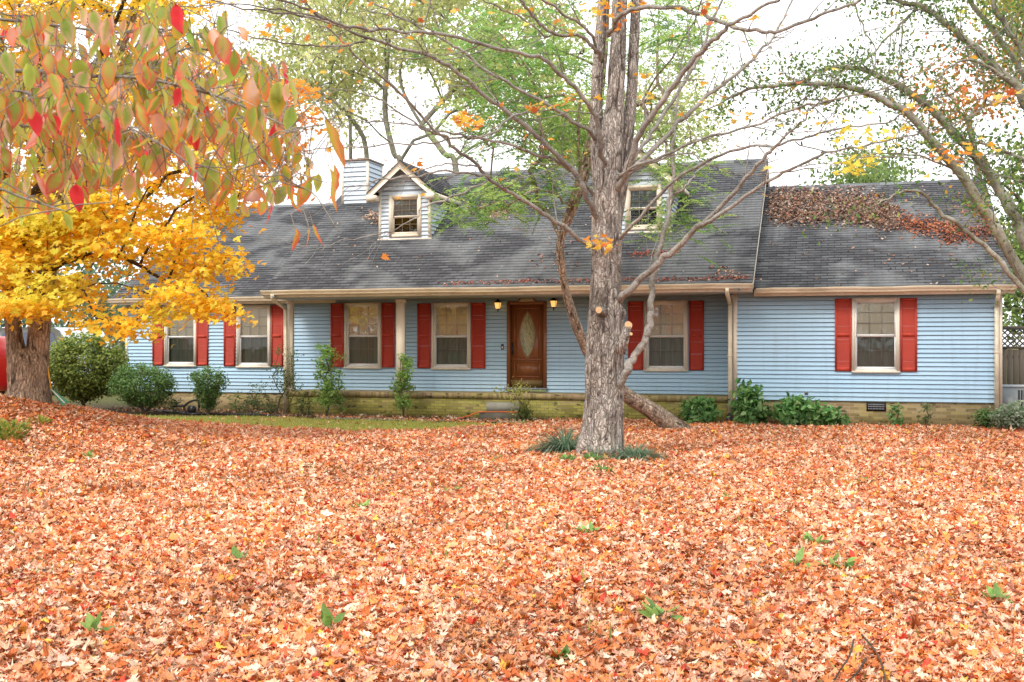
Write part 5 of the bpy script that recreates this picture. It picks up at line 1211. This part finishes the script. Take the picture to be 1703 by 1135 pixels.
far_tree('oak_tree', 'thin straight oak with sparse pale leaves standing between chimney and leaning trunk', 583, 56, [(520, -60), (680, -60), (690, 90), (640, 250), (560, 230), (520, 100)], (53, 59), 44, 18, .2, OLV, [3, 4, 2, 2], .45, .015, [(583, 260), (580, 130), (576, 20)])
far_tree('oak_tree', 'pale green oak with dark slanting trunk above the main roof ridge', 765, 45, [(660, 60), (740, -80), (960, -80), (960, 100), (900, 200), (830, 230), (760, 170)], (42, 50), 90, 26, .2, OLV, [4, 3, 4, 1], .42, .015, [(760, 300), (738, 255), (690, 190), (665, 120), (690, 0)], bark='bark_moss')
far_tree('leafy_tree', 'bright green leafy tree showing between maple trunk and ridge', 930, 52, [(880, 180), (985, 170), (990, 290), (900, 290)], (50, 56), 30, 34, .24, [(.46, .56, .14), (.58, .62, .18), (.34, .46, .11)], [3, 3, 2], .6, .02, [(930, 330), (930, 270)])
far_tree('leafy_tree', 'olive green tree beyond the main ridge, right of the maple trunk', 1120, 50, [(1050, 130), (1120, 60), (1200, 150), (1200, 230), (1150, 255), (1060, 255)], (47, 54), 34, 20, .2, OLV, [4, 3, 3, 1], .6, .022, [(1120, 330), (1118, 250), (1120, 190)])
far_tree('round_tree', 'green round tree showing just over the wing roof ridge', 1440, 46, [(1398, 280), (1430, 266), (1480, 282), (1500, 330), (1390, 330)], (43, 49), 34, 22, .2, [(.20, .30, .09), (.28, .38, .12), (.13, .20, .07)], [3, 3, 2], .5, .02, [(1440, 400), (1440, 330)])
far_tree('orange_tree', 'rusty orange autumn tree glowing behind the mossy stems', 1610, 40, [(1530, 130), (1570, 80), (1650, 70), (1700, 110), (1690, 190), (1600, 215), (1540, 190)], (38, 43), 24, 13, .2, [(.60, .22, .05), (.66, .30, .08), (.34, .24, .06), (.45, .12, .04)], [4, 3, 2, 2], .5, .022, [(1640, 400), (1625, 280), (1610, 200)])
far_tree('yellow_green_tree', 'yellow green tree at the top right beyond the mossy stems', 1730, 42, [(1640, -40), (1800, -60), (1800, 120), (1690, 110)], (39, 45), 40, 30, .22, [(.50, .48, .10), (.62, .46, .08), (.34, .38, .08)], [3, 2, 3], .55, .024, [(1740, 400), (1735, 200)])
far_tree('leafy_tree', 'green leafy tree behind the lattice fence', 1720, 38, [(1655, 260), (1700, 240), (1800, 260), (1800, 560), (1665, 560), (1675, 420)], (36, 42), 70, 30, .2, [(.15, .24, .06), (.24, .34, .09), (.36, .44, .12), (.08, .13, .04)], [3, 3, 2, 3], .5, .022, [(1725, 560), (1710, 480), (1690, 400)], bark='bark_dark')
PINE = [(.14, .24, .15), (.20, .31, .19), (.10, .17, .11), (.28, .37, .20)]
for (u, Z, poly, nt, lab) in ((150, 58, [(110, 300), (160, 230), (205, 330), (215, 560), (90, 560)], 34, 'dark evergreen straight behind the yellow maple, tallest of the three'), (205, 66, [(185, 470), (215, 455), (240, 490), (245, 590), (180, 590)], 16, 'small dark evergreen beside the corner of the house, seen past the round bush'), (40, 62, [(-20, 380), (40, 320), (90, 400), (100, 590), (-30, 590)], 24, 'dark evergreen seen through the fork of the yellow maple')):
    far_tree('evergreen_tree', lab, u, Z, poly, (Z-3, Z+3), nt, 26, .3, PINE, [4, 3, 3, 1], .7, .02, [(u, 560), (u, 420)], 'evergreens beyond the yard', 'bark_dark')
far_tree('leafy_tree', 'grey green loose tree right of the yellow maple before the evergreens', 178, 52, [(150, 480), (190, 500), (212, 540), (206, 600), (165, 600)], (50, 54), 26, 22, .2, [(.16, .22, .12), (.24, .30, .15)], [3, 2], .5, .02, [(180, 580), (180, 540)])
# autumn trees across the road, behind the viewpoint: what the window panes reflect
for (x, y, h, lab, cl_) in ((-27, -13, 5.2, 'orange tree across the road mirrored in the porch panes', (.62, .22, .04)), (-33, -25, 14, 'bare brown tree across the road mirrored in the dormer pane', (.26, .15, .08)), (-8, -13, 6, 'russet tree across the road mirrored in the pane by the maple', (.50, .18, .05)), (7, -16, 10, 'brown tree across the road mirrored in the wing pane', (.30, .16, .06))):
    t = thing('street_tree', (x, y, .28), lab, 'tree', 'trees across the road'); m = MB(); m.tube([(x, y, .2), (x+.2, y, h*.4), (x, y+.2, h*.8)], [.3, .2, .06], 8); m.build('trunk', M['bark_dark'], t)
    n = 7500 if x != -33 else 3000; c0 = rng.normal(0, 1, (70, 3))*np.array([3.3, 2.6, h*.25])+np.array([x, y, h*.46]); P = c0[rng.integers(0, 60, n)]+rng.normal(0, .7, (n, 3)); P[:, 2] = np.where(P[:, 2] < .4, rng.uniform(.3, 3.5, n), P[:, 2]); n = len(P); l = MB()
    put_leaves(l, QUAD, P, rng.uniform(.25, .5, n), frames(rdir(n, .3), rng.uniform(0, 6, n)), pal(n, [cl_, (cl_[0]*.7, cl_[1]*.6, cl_[2]), (.3, .28, .06)], [4, 2, 1]), .3); l.build('crown', M['leaf'], t)

# ================================================================== SHRUBS AND SMALL PLANTS
def shrub(name, label, u, Y, wpx, vtop, nleaf, ls, cols, w, T=OVAL, stems=9, shape='round', cat='shrub', group=None, dens_shell=.45, depth=None, clump=.09, sm_=.012, bend=.5, vb=None):
    b = onY(u, 572, Y); Z = (b-EYE) @ FW; g = float(gz(b[0], b[1])); base = np.array([b[0], b[1], g]); top = 1.9-(vtop-572)*Z/F; H = top-g; Wd = wpx*Z/F/2; Dp = depth or Wd*.9
    nleaf = int(nleaf*1.5); t = thing(name, base, label, cat, group); n = max(12, nleaf//26); C_ = []
    while len(C_) < n:
        d = rng.uniform(-1, 1, 3); r = np.linalg.norm(d)
        if r > 1 or r < dens_shell: continue
        if shape == 'round': q = base+np.array([d[0]*Wd, d[1]*Dp, H*.58+d[2]*H*.42])
        elif shape == 'vase':
            f = (d[2]+1)/2; q = base+np.array([d[0]*Wd*(.25+.85*f), d[1]*Dp*(.25+.85*f), H*(.12+.88*f)])
        else:                               # columns and low mounds
            f = rng.uniform(.12, 1); q = base+np.array([d[0]*Wd*(1.15-.6*f), d[1]*Dp*(1.15-.6*f), H*f])
        C_.append(q)
    C_ = np.array(C_); roots = [base+np.array([0, 0, -.03]), base+np.array([0, 0, .05])]
    A, par, cnt = skeleton(roots, [tuple(c) for c in C_], max(.1, H*.12), .02, .02, bend); m = MB(); skel_tubes(m, A, par, cnt, sm_*.45, .42, 5, .05); m.build('stem', M['stem'], t, True)
    P = np.repeat(C_, int(nleaf/n)+1, 0)[:nleaf]; P = P+rng.normal(0, clump, P.shape)*np.array([1, 1, .75]); P[:, 2] = np.maximum(P[:, 2], g+.02); n = len(P); col = pal(n, cols, w)
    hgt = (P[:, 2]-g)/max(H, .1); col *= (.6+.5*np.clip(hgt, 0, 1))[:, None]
    l = MB(); d = (P-(base+np.array([0, 0, H*.35]))); d /= np.linalg.norm(d, axis=1, keepdims=True)+1e-6
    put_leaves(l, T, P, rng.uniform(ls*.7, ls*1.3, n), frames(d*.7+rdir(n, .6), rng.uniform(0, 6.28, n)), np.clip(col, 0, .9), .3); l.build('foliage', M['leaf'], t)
    return t
YEW = [(.22, .30, .06), (.32, .40, .09), (.11, .16, .04), (.42, .47, .13)]; BOX = [(.12, .24, .06), (.18, .32, .09), (.07, .14, .04), (.28, .42, .15)]
shrub('yew_bush', 'large rounded olive green yew bush between the forked maple and the house corner', 142, 26.4, 130, 556, 9000, .085, YEW, [4, 3, 3, 2], QUAD, cat='bush', clump=.10, dens_shell=.62)
shrub('boxwood_bush', 'dense dark boxwood ball at the left corner of the house', 238, 25.9, 104, 606, 5600, .062, BOX, [4, 3, 3, 2], OVAL, cat='bush', clump=.075, dens_shell=.6)
shrub('boxwood_bush', 'smaller open dark shrub flaring upward beneath the two left windows', 346, 26.0, 78, 612, 2300, .068, BOX, [4, 3, 2, 2], OVAL, shape='vase', cat='bush', clump=.075, dens_shell=.3)
shrub('nandina_shrub', 'thin straggly nandina at the left porch post', 474, 26.3, 84, 580, 620, .06, [(.12, .20, .06), (.20, .26, .08), (.08, .13, .05)], [3, 2, 2], OVAL, shape='column', clump=.09, dens_shell=.1)
LG = [(.30, .50, .11), (.40, .58, .15), (.20, .36, .08)]
shrub('young_shrub', 'tall bright green shrub below the first porch window', 543, 26.4, 44, 572, 900, .085, LG, [3, 3, 2], OVAL, shape='column', clump=.07, dens_shell=.1)
shrub('young_shrub', 'narrow bright green shoot right of the first porch window shrub', 566, 26.5, 18, 590, 330, .06, LG, [3, 3, 2], OVAL, shape='column', clump=.05, dens_shell=.1)
shrub('young_shrub', 'bright green shrub growing against the middle porch post', 671, 26.4, 42, 592, 700, .085, LG, [3, 3, 2], OVAL, shape='column', clump=.065, dens_shell=.1)
shrub('yellow_sapling', 'spindly sapling with yellow green leaves in front of the door', 860, 26.1, 94, 612, 330, .06, [(.50, .50, .12), (.60, .54, .18), (.36, .42, .10)], [3, 2, 2], OVAL, shape='vase', clump=.10, dens_shell=.15, bend=.2)
shrub('low_shrub', 'small dark tuft at the foot of the yellow sapling', 873, 26.2, 34, 672, 260, .07, [(.14, .20, .06), (.24, .28, .09)], [3, 2], OVAL, shape='column', clump=.06)
LAU = [(.14, .32, .09), (.22, .42, .13), (.07, .17, .05), (.36, .55, .22)]
for (u, wd, vt_, n, lab) in ((1167, 66, 668, 420, 'dark glossy laurel just left of the right downspout'), (1247, 62, 645, 620, 'tallest glossy laurel, just right of the right downspout'), (1312, 66, 668, 520, 'wide glossy laurel below the blank blue wall, second from the downspout'), (1356, 34, 672, 230, 'slim glossy laurel squeezed between the wide one and the smallest'), (1383, 42, 683, 220, 'smallest glossy laurel at the right end of the laurel row')):
    shrub('laurel_shrub', lab, u, 26.2, wd, vt_, n, .15, LAU, [4, 3, 3, 2], OVAL, shape='column', group='laurels along the foundation', clump=.10, dens_shell=.1)
shrub('low_shrub', 'small leafy seedling right of the foundation vent', 1491, 26.4, 26, 676, 120, .09, LAU, [3, 3, 2, 1], OVAL, shape='column', clump=.06)
shrub('low_shrub', 'sparse grassy seedling below the right red shutter', 1541, 26.5, 22, 674, 90, .07, [(.16, .24, .08), (.22, .26, .12)], [2, 2], OVAL, shape='column', clump=.06)
shrub('low_shrub', 'dark low shrub left of the far right downspout', 1640, 26.4, 44, 682, 420, .08, BOX, [3, 2, 3, 1], OVAL, shape='column', clump=.08)
shrub('variegated_shrub', 'pale variegated shrub at the right house corner', 1686, 26.0, 62, 674, 1300, .07, [(.30, .38, .24), (.44, .48, .36), (.16, .24, .12)], [3, 2, 2], OVAL, shape='round', clump=.09, dens_shell=.2)
for (u, wd, vt_, lab) in ((396, 20, 655, 'tiny bright green seedling in the bed under the second window'), (425, 40, 660, 'loose leafy weed between seedling and left porch post'), (450, 26, 668, 'low leafy weed beside the left porch post'), (505, 30, 664, 'dark low plant on the porch base right of the left post'), (288, 30, 664, 'loose grey green weed between the two boxwoods'), (420, 36, 632, 'dark wispy shrub against the siding under the second window')):
    shrub('bed_plant', lab, u, 26.3, wd, vt_, 150, .06, [(.20, .32, .08), (.13, .20, .07), (.34, .46, .10)] if u == 396 else [(.13, .20, .07), (.18, .24, .10), (.09, .13, .05)], [3, 2, 1], OVAL, shape='column', cat='plant', group='plants in the flower bed', clump=.08)
def plant_at(name, label, u, v, Zc, wpx, hpx, nleaf, ls, cols, w, T=OVAL, cat='plant', group=None):
    # on the lawn: walk to the ground point under the pixel
    Z = Zc
    for _ in range(30):
        p = at(u, v, Z); e = p[2]-gz(p[0], p[1]); Z += e*F/(v-572)*.6
    p = at(u, v, Z); base = np.array([p[0], p[1], float(gz(p[0], p[1]))]); t = thing(name, base, label, cat, group); Wd, H = wpx*Z/F/2, hpx*Z/F
    l = MB(); n = nleaf; a = rng.uniform(0, 6.28, n); rad = np.sqrt(rng.random(n))
    P = base+np.stack([np.cos(a)*rad*Wd, np.sin(a)*rad*Wd*.8, rng.random(n)*H*.55+.02], 1)
    if T is BLADE:
        P[:, 2] = base[2]; P[:, :2] = base[:2]+(P[:, :2]-base[:2])*.55; d = np.stack([np.cos(a)*rad*1.5, np.sin(a)*rad*1.7, np.ones(n)*.9], 1)+rng.normal(0, .22, (n, 3))
        V0 = np.array([(-.012, 0, 0), (.012, 0, 0), (.014, .35, -.02), (-.014, .35, -.02), (.012, .7, -.22), (-.012, .7, -.22), (0, .9, -.62)], float); TB = (V0, np.array([(0, 1, 2), (0, 2, 3), (3, 2, 4), (3, 4, 5), (5, 4, 6)]))
        y = d/np.linalg.norm(d, axis=1, keepdims=True); x = np.cross(y, (0, 0, 1.0)); x /= np.linalg.norm(x, axis=1, keepdims=True)+1e-9; R = np.stack([x, y, np.cross(x, y)], -1)
        put_leaves(l, TB, P, rng.uniform(.7, 1.25, n)*H*1.45, R, pal(n, cols, w), .08)
    else:
        d = P-base; d[:, 2] = H*.5; put_leaves(l, T, P, rng.uniform(ls*.7, ls*1.3, n), frames_y(d+rng.normal(0, .05, (n, 3)), rng.normal(pi, .4, n)), pal(n, cols, w), .25)
        s_ = MB()
        for q in P[:14]: s_.tube([base, base*.5+q*.5+np.array([0, 0, .01]), q], .003, 4, cap=False)
        s_.build('stem', M['stem'], t)
    l.build('foliage', M['leaf'], t); return t
MON = [(.16, .25, .15), (.22, .33, .21), (.11, .17, .09), (.34, .42, .31)]
plant_at('mondo_grass', 'rounded tuft of blue green mondo grass left of the maple base', 941, 757, 17.5, 60, 40, 900, 0, MON, [3, 3, 2, 1], BLADE, 'grass tuft', 'mondo grass around the maple')
plant_at('mondo_grass', 'spreading tuft of blue green mondo grass right of the maple base', 1057, 768, 17, 76, 28, 950, 0, MON, [3, 3, 2, 1], BLADE, 'grass tuft', 'mondo grass around the maple')
plant_at('mondo_grass', 'small thin tuft of mondo grass at the front of the maple base', 992, 767, 17, 36, 22, 260, 0, MON, [3, 2, 2, 0], BLADE, 'grass tuft', 'mondo grass around the maple')
CR = [(.18, .38, .10), (.26, .46, .14), (.13, .28, .08)]
for (u, v, wd, lab) in ((943, 772, 30, 'light green creeper below the left mondo tuft'), (1000, 790, 34, 'light green creeper in front of the maple base'), (985, 770, 24, 'light green creeper touching the maple bark')): plant_at('creeper', lab, u, v, 17, wd, 16, 60, .075, CR, [3, 2, 2], group='creepers at the maple base')
plant_at('low_shrub', 'yellow green leafy plant at the far left edge of the lawn', 8, 716, 17, 80, 48, 420, .09, [(.28, .36, .07), (.40, .42, .10), (.16, .24, .05), (.5, .3, .08)], [3, 3, 2, 1], OVAL, 'plant')
plant_at('low_shrub', 'low green sprig on the mound below the forked maple', 66, 690, 19, 34, 16, 60, .08, [(.28, .36, .07), (.40, .42, .10)], [3, 2], OVAL, 'plant')
WC = [(.26, .46, .12), (.36, .52, .16), (.18, .32, .09)]
for (u, v, wd, h, n, lab) in ((1330, 950, 18, 20, 8, 'bright green broadleaf weed right of the lawn middle'), (1398, 952, 34, 22, 14, 'wider bright green weed paired beside the broadleaf one'), (1356, 912, 22, 18, 16, 'fine green weed just beyond the broadleaf pair'), (152, 1062, 14, 24, 6, 'upright green weed near the lower left of the lawn'), (1101, 1040, 34, 26, 18, 'spreading grassy weed low and right of centre'), (1660, 1008, 22, 16, 14, 'green weed near the right edge of the lawn'), (752, 822, 20, 12, 14, 'small green weed below the middle of the porch'), (601, 852, 24, 12, 16, 'low green weed patch left of the lawn middle'), (399, 938, 16, 10, 10, 'tiny dark weed at left centre of the lawn'), (828, 772, 12, 16, 10, 'thin upright weed left of the maple'), (978, 892, 22, 10, 12, 'small green weed straight below the maple'), (936, 1104, 18, 16, 8, 'green weed at the lower middle edge of the lawn'), (549, 1056, 16, 34, 7, 'tall thin green weed at the lower left of centre'), (1215, 836, 18, 10, 10, 'pale weed lawn right of the maple'), (1432, 806, 26, 12, 14, 'grassy weed farther up the right lawn'), (150, 765, 22, 12, 14, 'green weed patch on the left lawn')):
    plant_at('weed', lab, u, v, 7, wd, h, n, .10 if v > 880 else .08, WC, [3, 2, 2], OVAL, 'weed', 'weeds poking through the leaves')

# ================================================================== SMALL THINGS
def gpt(u, v, lift=0.0):
    Z = 22.0
    for _ in range(40):
        p = at(u, v, Z); Z += (p[2]-gz(p[0], p[1]))*F/max(60, (v-572))*.6
    p = at(u, v, Z); return np.array([p[0], p[1], float(gz(p[0], p[1]))+lift])
SX0, SX1 = FX(800, 26.35), FX(868, 26.35)
ST_ = thing('step', ((SX0+SX1)/2, 26.6, 0), 'two-tier concrete step against the mossy porch base', 'step')
m = MB(); m.box(SX0+.04, SX1-.16, 26.66, YW-.046, .19, .42); m.build('upper_step', M['concrete'], ST_)
m = MB(); m.box(SX0-.03, SX1-.02, 26.30, YW-.03, -.05, .187); m.build('lower_step', M['concrete_dark'], ST_)
m = MB(); pts = [gpt(u, v, .018) for u, v in ((430, 689), (480, 691), (540, 693), (600, 695), (660, 697), (720, 699), (755, 698))]+[onY(775, 692, 26.25), onY(795, 685, 26.25)]
pts[-2][2] = .08; pts[-1][2] = .20
pts += [np.array([SX0+.2, 26.33, .205]), np.array([SX0+.55, 26.5, .205]), np.array([SX1-.35, 26.4, .205]), np.array([SX1-.08, 26.34, .20]), np.array([SX1-.02, 26.27, .10])]+[gpt(u, v, .02) for u, v in ((850, 698), (820, 702), (785, 703), (750, 701))]
m.tube(smooth(pts, k=6), .014, 8); tag(m.build('extension_cord', m_flat('orange_cord', (.62, .13, .03), .5, .1), None, True), 'orange extension cord snaking along the bed and over the step', 'cord')
m = MB(); m.tube(smooth([gpt(u, v, .03) for u, v in ((215, 680), (262, 685), (320, 690), (380, 691), (430, 692), (475, 694), (520, 693))], k=5), .03, 7); tag(m.build('bed_edging', M['black'], None, True), 'black plastic edging strip along the flower bed', 'edging')
tp = gpt(318, 690); GT = thing('garden_tool', tp, 'black plastic garden tool lying in front of the open shrub', 'garden tool')
m = MB(); m.box(tp[0]-.32, tp[0]+.45, tp[1]-.12, tp[1]+.08, tp[2]+.01, tp[2]+.05); m.build('base_plate', M['black'], GT)
m = MB(); m.tube(smooth([tp+(-.15, 0, .05), tp+(-.22, 0, .2), tp+(-.05, 0, .34), tp+(.2, 0, .38), tp+(.24, 0, .12)], k=5), .03, 8); m.tube([tp+(-.2, 0, .24), tp+(-.5, .05, .22), tp+(-.62, .05, .2)], .03, 8); m.build('arm', M['black'], GT)
m = MB(); m.tube([tp+(.02, -.05, .14), tp+(.02, .05, .14)], .11, 16); m.build('wheel', M['black'], GT)
# rake leaning on the forked maple
ra, rb_, rc = at(79, 610, 21.0), at(85, 647, 20.9), at(108, 670, 20.7)
RK = thing('leaf_rake', (rc[0], rc[1], gz(rc[0], rc[1])), 'green leaf scoop with yellow handle leaning on the forked maple', 'rake')
m = MB(); m.tube([ra, rb_], .015, 8); m.build('handle', m_flat('yellow_handle', (.70, .36, .03), .45, .1), RK)
m = MB(); dv = (rc-rb_); sd_ = np.cross(dv, FW); sd_ /= np.linalg.norm(sd_)
V = []; nn_ = 9
for i in range(nn_):
    f = i/(nn_-1); c_ = rb_+dv*f; wv = .03+.17*f
    for j in range(7): s_ = (j-3)/3; V.append(c_+FW*s_*wv+sd_*(-.06*f*(1-s_*s_)))
m.add(V, [(i*7+j, i*7+j+1, (i+1)*7+j+1, (i+1)*7+j) for i in range(nn_-1) for j in range(6)]); m.build('scoop', m_flat('green_plastic', (.02, .22, .10), .4, .2), RK, True)
m = MB(); m.tube([rb_-sd_*.01, rc-sd_*.01], .012, 6); m.build('rib', M['white'], RK)
# vehicles
def vehicle(name, label, cat, o, ax, L, W, H, prof, body, wins, roofrack=False):
    """profile along ax (length), extruded across; o = ground centre"""
    t = thing(name, o, label, cat); ax = np.asarray(ax, float); ac = np.array([-ax[1], ax[0], 0])
    def P(a, c, z): return o+ax*a*L+ac*c*W/2+np.array([0, 0, z*H])
    m = MB(); n = len(prof); secs = []
    for c, ins in ((-1, .0), (-.94, 0), (.94, 0), (1, .0)):
        secs.append([P(a if abs(c) < .97 else a*.985, c*(1-.10*max(0, (z-.55))), z) for a, z in prof])
    V = [p for s in secs for p in s]; fs = [tuple(range(n)), tuple(range(4*n-1, 3*n-1, -1))]
    for k in range(3):
        for i in range(n): fs.append((k*n+i, k*n+(i+1) % n, (k+1)*n+(i+1) % n, (k+1)*n+i))
    m.add(V, fs); m.build('body', body, t)
    for nm, mat, q in wins:
        m = MB()
        for c in (-1.008, 1.008):
            m.add([P(a, c*(1-.10*max(0, (z-.55)))+(.004 if c > 0 else -.004), z) for a, z in q], [tuple(range(len(q)))])
        m.build(nm, mat, t)
    for a in (-.30, .31):
        for c in (-.93, .93):
            p = P(a, c, 0)+np.array([0, 0, .33]); m = MB(); m.tube([p-ac*.11, p-ac*.09, p+ac*.09, p+ac*.11], [.28, .33, .33, .28], 22); w_ = m.build('wheel', M['black'], t); m = MB(); m.tube([p-ac*.115, p+ac*.115], .19, 16); m.build('rim', m_flat('rim_grey', (.4, .4, .42), .3), w_)
    return t
redp = N('red_car_paint').base((.50, .012, .015), .25, .6); dkr = N('maroon_trim').base((.09, .012, .015), .4, .4); slv = N('silver_paint').base((.55, .58, .62), .25, .6); blu = N('dark_blue_glass').base((.02, .03, .06), .08, .8)
e1 = at(16, 572, 29.5); ax = np.array([-.97, -.24, 0]); o1 = np.array([e1[0], e1[1], 0])+ax*2.35
o1[2] = .38
vehicle('red_van', 'red van with maroon lower trim parked at the far left edge', 'van', o1, -ax, 4.7, 1.85, 1.72, [(-.5, .16), (.48, .16), (.5, .3), (.497, .62), (.46, .97), (.40, 1.0), (-.12, 1.0), (-.28, .66), (-.47, .56), (-.5, .4)], redp,
        [('lower_trim', dkr, [(-.495, .17), (.485, .17), (.497, .31), (-.498, .31)]), ('window', blu, [(-.2, .66), (.44, .66), (.43, .92), (-.1, .92)]), ('badge_strip', M['white'], [(.36, .47), (.47, .47), (.47, .52), (.36, .52)])])
e2 = at(96, 572, 42); o2 = np.array([e2[0], e2[1], .0])
vehicle('silver_van', 'silver van with dark windscreen parked behind the yew bush', 'van', o2, (.97, -.24, 0), 4.6, 2.0, 2.5, [(-.5, .14), (.5, .14), (.5, .5), (.44, .62), (.30, .95), (.22, 1.0), (-.48, 1.0), (-.5, .9)], slv, [('window', blu, [(-.42, .68), (.30, .68), (.22, .92), (-.42, .92)])])
# fence with lattice top and the air conditioner
fz = np.array([4.2, 33.0, 0]); FEN = thing('lattice_fence', fz, 'weathered wooden fence with lattice top at the right of the house', 'fence')
ft_ = 2.38; m = MB()
for xx in (4.0, 6.2, 8.4): m.box(xx-.05, xx+.05, 32.95, 33.05, 0, ft_-.02)
m.build('post', M['fence'], FEN)
m = MB()
for i in range(32):
    xx = 4.05+i*.142; h_ = 1.74+.01*((i*5) % 3); m.box(xx, xx+.132, 32.915+.004*((i*3) % 2), 32.949, .05, h_)
m.box(4, 8.5, 32.95, 33.0, .3, .39); m.box(4, 8.5, 32.95, 33.0, 1.5, 1.59); m.build('board_panel', M['fence'], FEN)
m = MB(); m.box(3.9, 8.5, 32.90, 33.02, 1.76, 1.83); m.box(3.9, 8.5, 32.88, 33.04, 2.28, ft_); m.build('rail', M['fence'], FEN)
m = MB(); z0_, z1_ = 1.83, 2.28; hh = z1_-z0_
for i in range(34):
    xx = 3.6+i*.15
    m.obox((xx+hh/2, 32.955, (z0_+z1_)/2), (hh/2, 0, hh/2), (0, .005, 0), (-.014, 0, .014)); m.obox((xx+hh/2, 32.968, (z0_+z1_)/2), (hh/2, 0, -hh/2), (0, .005, 0), (.014, 0, .014))
m.build('lattice', M['fence'], FEN)
ac = np.array([4.05, 29.2, 0]); AC = thing('air_conditioner', ac, 'grey outdoor air conditioner unit beside the right wall', 'air conditioner')
m = MB(); m.box(ac[0]-.42, ac[0]+.55, ac[1]-.42, ac[1]+.42, .08, .86); m.build('cabinet', m_flat('ac_grey', (.34, .35, .34), .5, .1), AC)
m = MB(); m.box(ac[0]-.44, ac[0]+.57, ac[1]-.44, ac[1]+.44, .862, .90); m.build('lid', m_flat('ac_lid', (.46, .47, .46), .5, .1), AC)
m = MB()
for i in range(9): m.box(ac[0]-.02+i*.06, ac[0]+.015+i*.06, ac[1]-.432, ac[1]-.421, .14, .80)
m.build('grille', M['black'], AC)
m = MB(); m.box(ac[0]-.34, ac[0]-.12, ac[1]-.428, ac[1]-.421, .28, .62); m.build('access_panel', m_flat('ac_panel', (.28, .29, .28), .5, .1), AC)
# bare twigs fallen on the leaves in the foreground
m = MB()
for uv in (((1433, 1056), (1452, 1078), (1466, 1104), (1473, 1140), (1474, 1180)), ((1420, 1064), (1412, 1092), (1395, 1118), (1378, 1150)), ((1440, 1095), (1425, 1120), (1400, 1140))):
    p = []
    for (u, v) in uv:
        Z = 6.0
        for _ in range(30):
            q = at(u, v, Z); Z += (q[2]-gz(q[0], q[1])-.07)*F/(v-572)*.6
        p.append(at(u, v, Z))
    m.tube(smooth(p, k=6), np.linspace(.006, .003, (len(p)-1)*6+1), 6)
tag(m.build('fallen_twig', M['bark_dark'], None, True), 'dark bare twig lying on the leaves at the bottom right', 'twig')
# ================================================================== CAMERA, LIGHT, RENDER
cam = bpy.data.cameras.new('camera'); co = bpy.data.objects.new('camera', cam); C.objects.link(co); S.camera = co
cam.sensor_width = 36; cam.lens = F/1703*36; cam.shift_y = 4.5/1703; cam.clip_start = .05; cam.clip_end = 2000
co.location = tuple(EYE); co.rotation_euler = (pi/2, 0, TH)
cam.dof.use_dof = True; cam.dof.focus_distance = 23; cam.dof.aperture_fstop = 14
SUN_EL, SUN_AZ = radians(48), radians(200)
w = bpy.data.worlds.new('World'); S.world = w; w.use_nodes = True; t = w.node_tree; bg = t.nodes['Background']
sk = t.nodes.new('ShaderNodeTexSky'); sk.sky_type = 'NISHITA'; sk.sun_disc = False; sk.sun_elevation = SUN_EL; sk.sun_rotation = SUN_AZ; sk.air_density = 1; sk.dust_density = 6; sk.ozone_density = 1
hs_ = t.nodes.new('ShaderNodeHueSaturation'); hs_.inputs['Saturation'].default_value = .12
t.links.new(sk.outputs[0], hs_.inputs['Color'])
mx = t.nodes.new('ShaderNodeMix'); mx.data_type = 'RGBA'; mx.inputs[0].default_value = .72; t.links.new(hs_.outputs[0], mx.inputs[6]); mx.inputs[7].default_value = (11.6, 11.7, 12, 1)
t.links.new(mx.outputs[2], bg.inputs[0]); bg.inputs[1].default_value = .205
sl = bpy.data.lights.new('sun', 'SUN'); sl.energy = 2.2; sl.angle = radians(14); sl.color = (1, .95, .87); so_ = bpy.data.objects.new('sun', sl); C.objects.link(so_)
from mathutils import Vector
sd = Vector((sin(SUN_AZ)*cos(SUN_EL), cos(SUN_AZ)*cos(SUN_EL), sin(SUN_EL)))
so_.rotation_euler = sd.to_track_quat('Z', 'Y').to_euler()
S.view_settings.view_transform = 'Standard'; S.view_settings.look = 'None'; S.view_settings.exposure = 0; S.view_settings.gamma = 1
S.render.engine = 'CYCLES'; S.cycles.max_bounces = 10; S.cycles.transparent_max_bounces = 12; S.cycles.diffuse_bounces = 7
S.cycles.transmission_bounces = 8; S.cycles.glossy_bounces = 3
S.cycles.use_denoising = True; S.cycles.caustics_reflective = False; S.cycles.caustics_refractive = False
S.render.resolution_x = 1024; S.render.resolution_y = 682
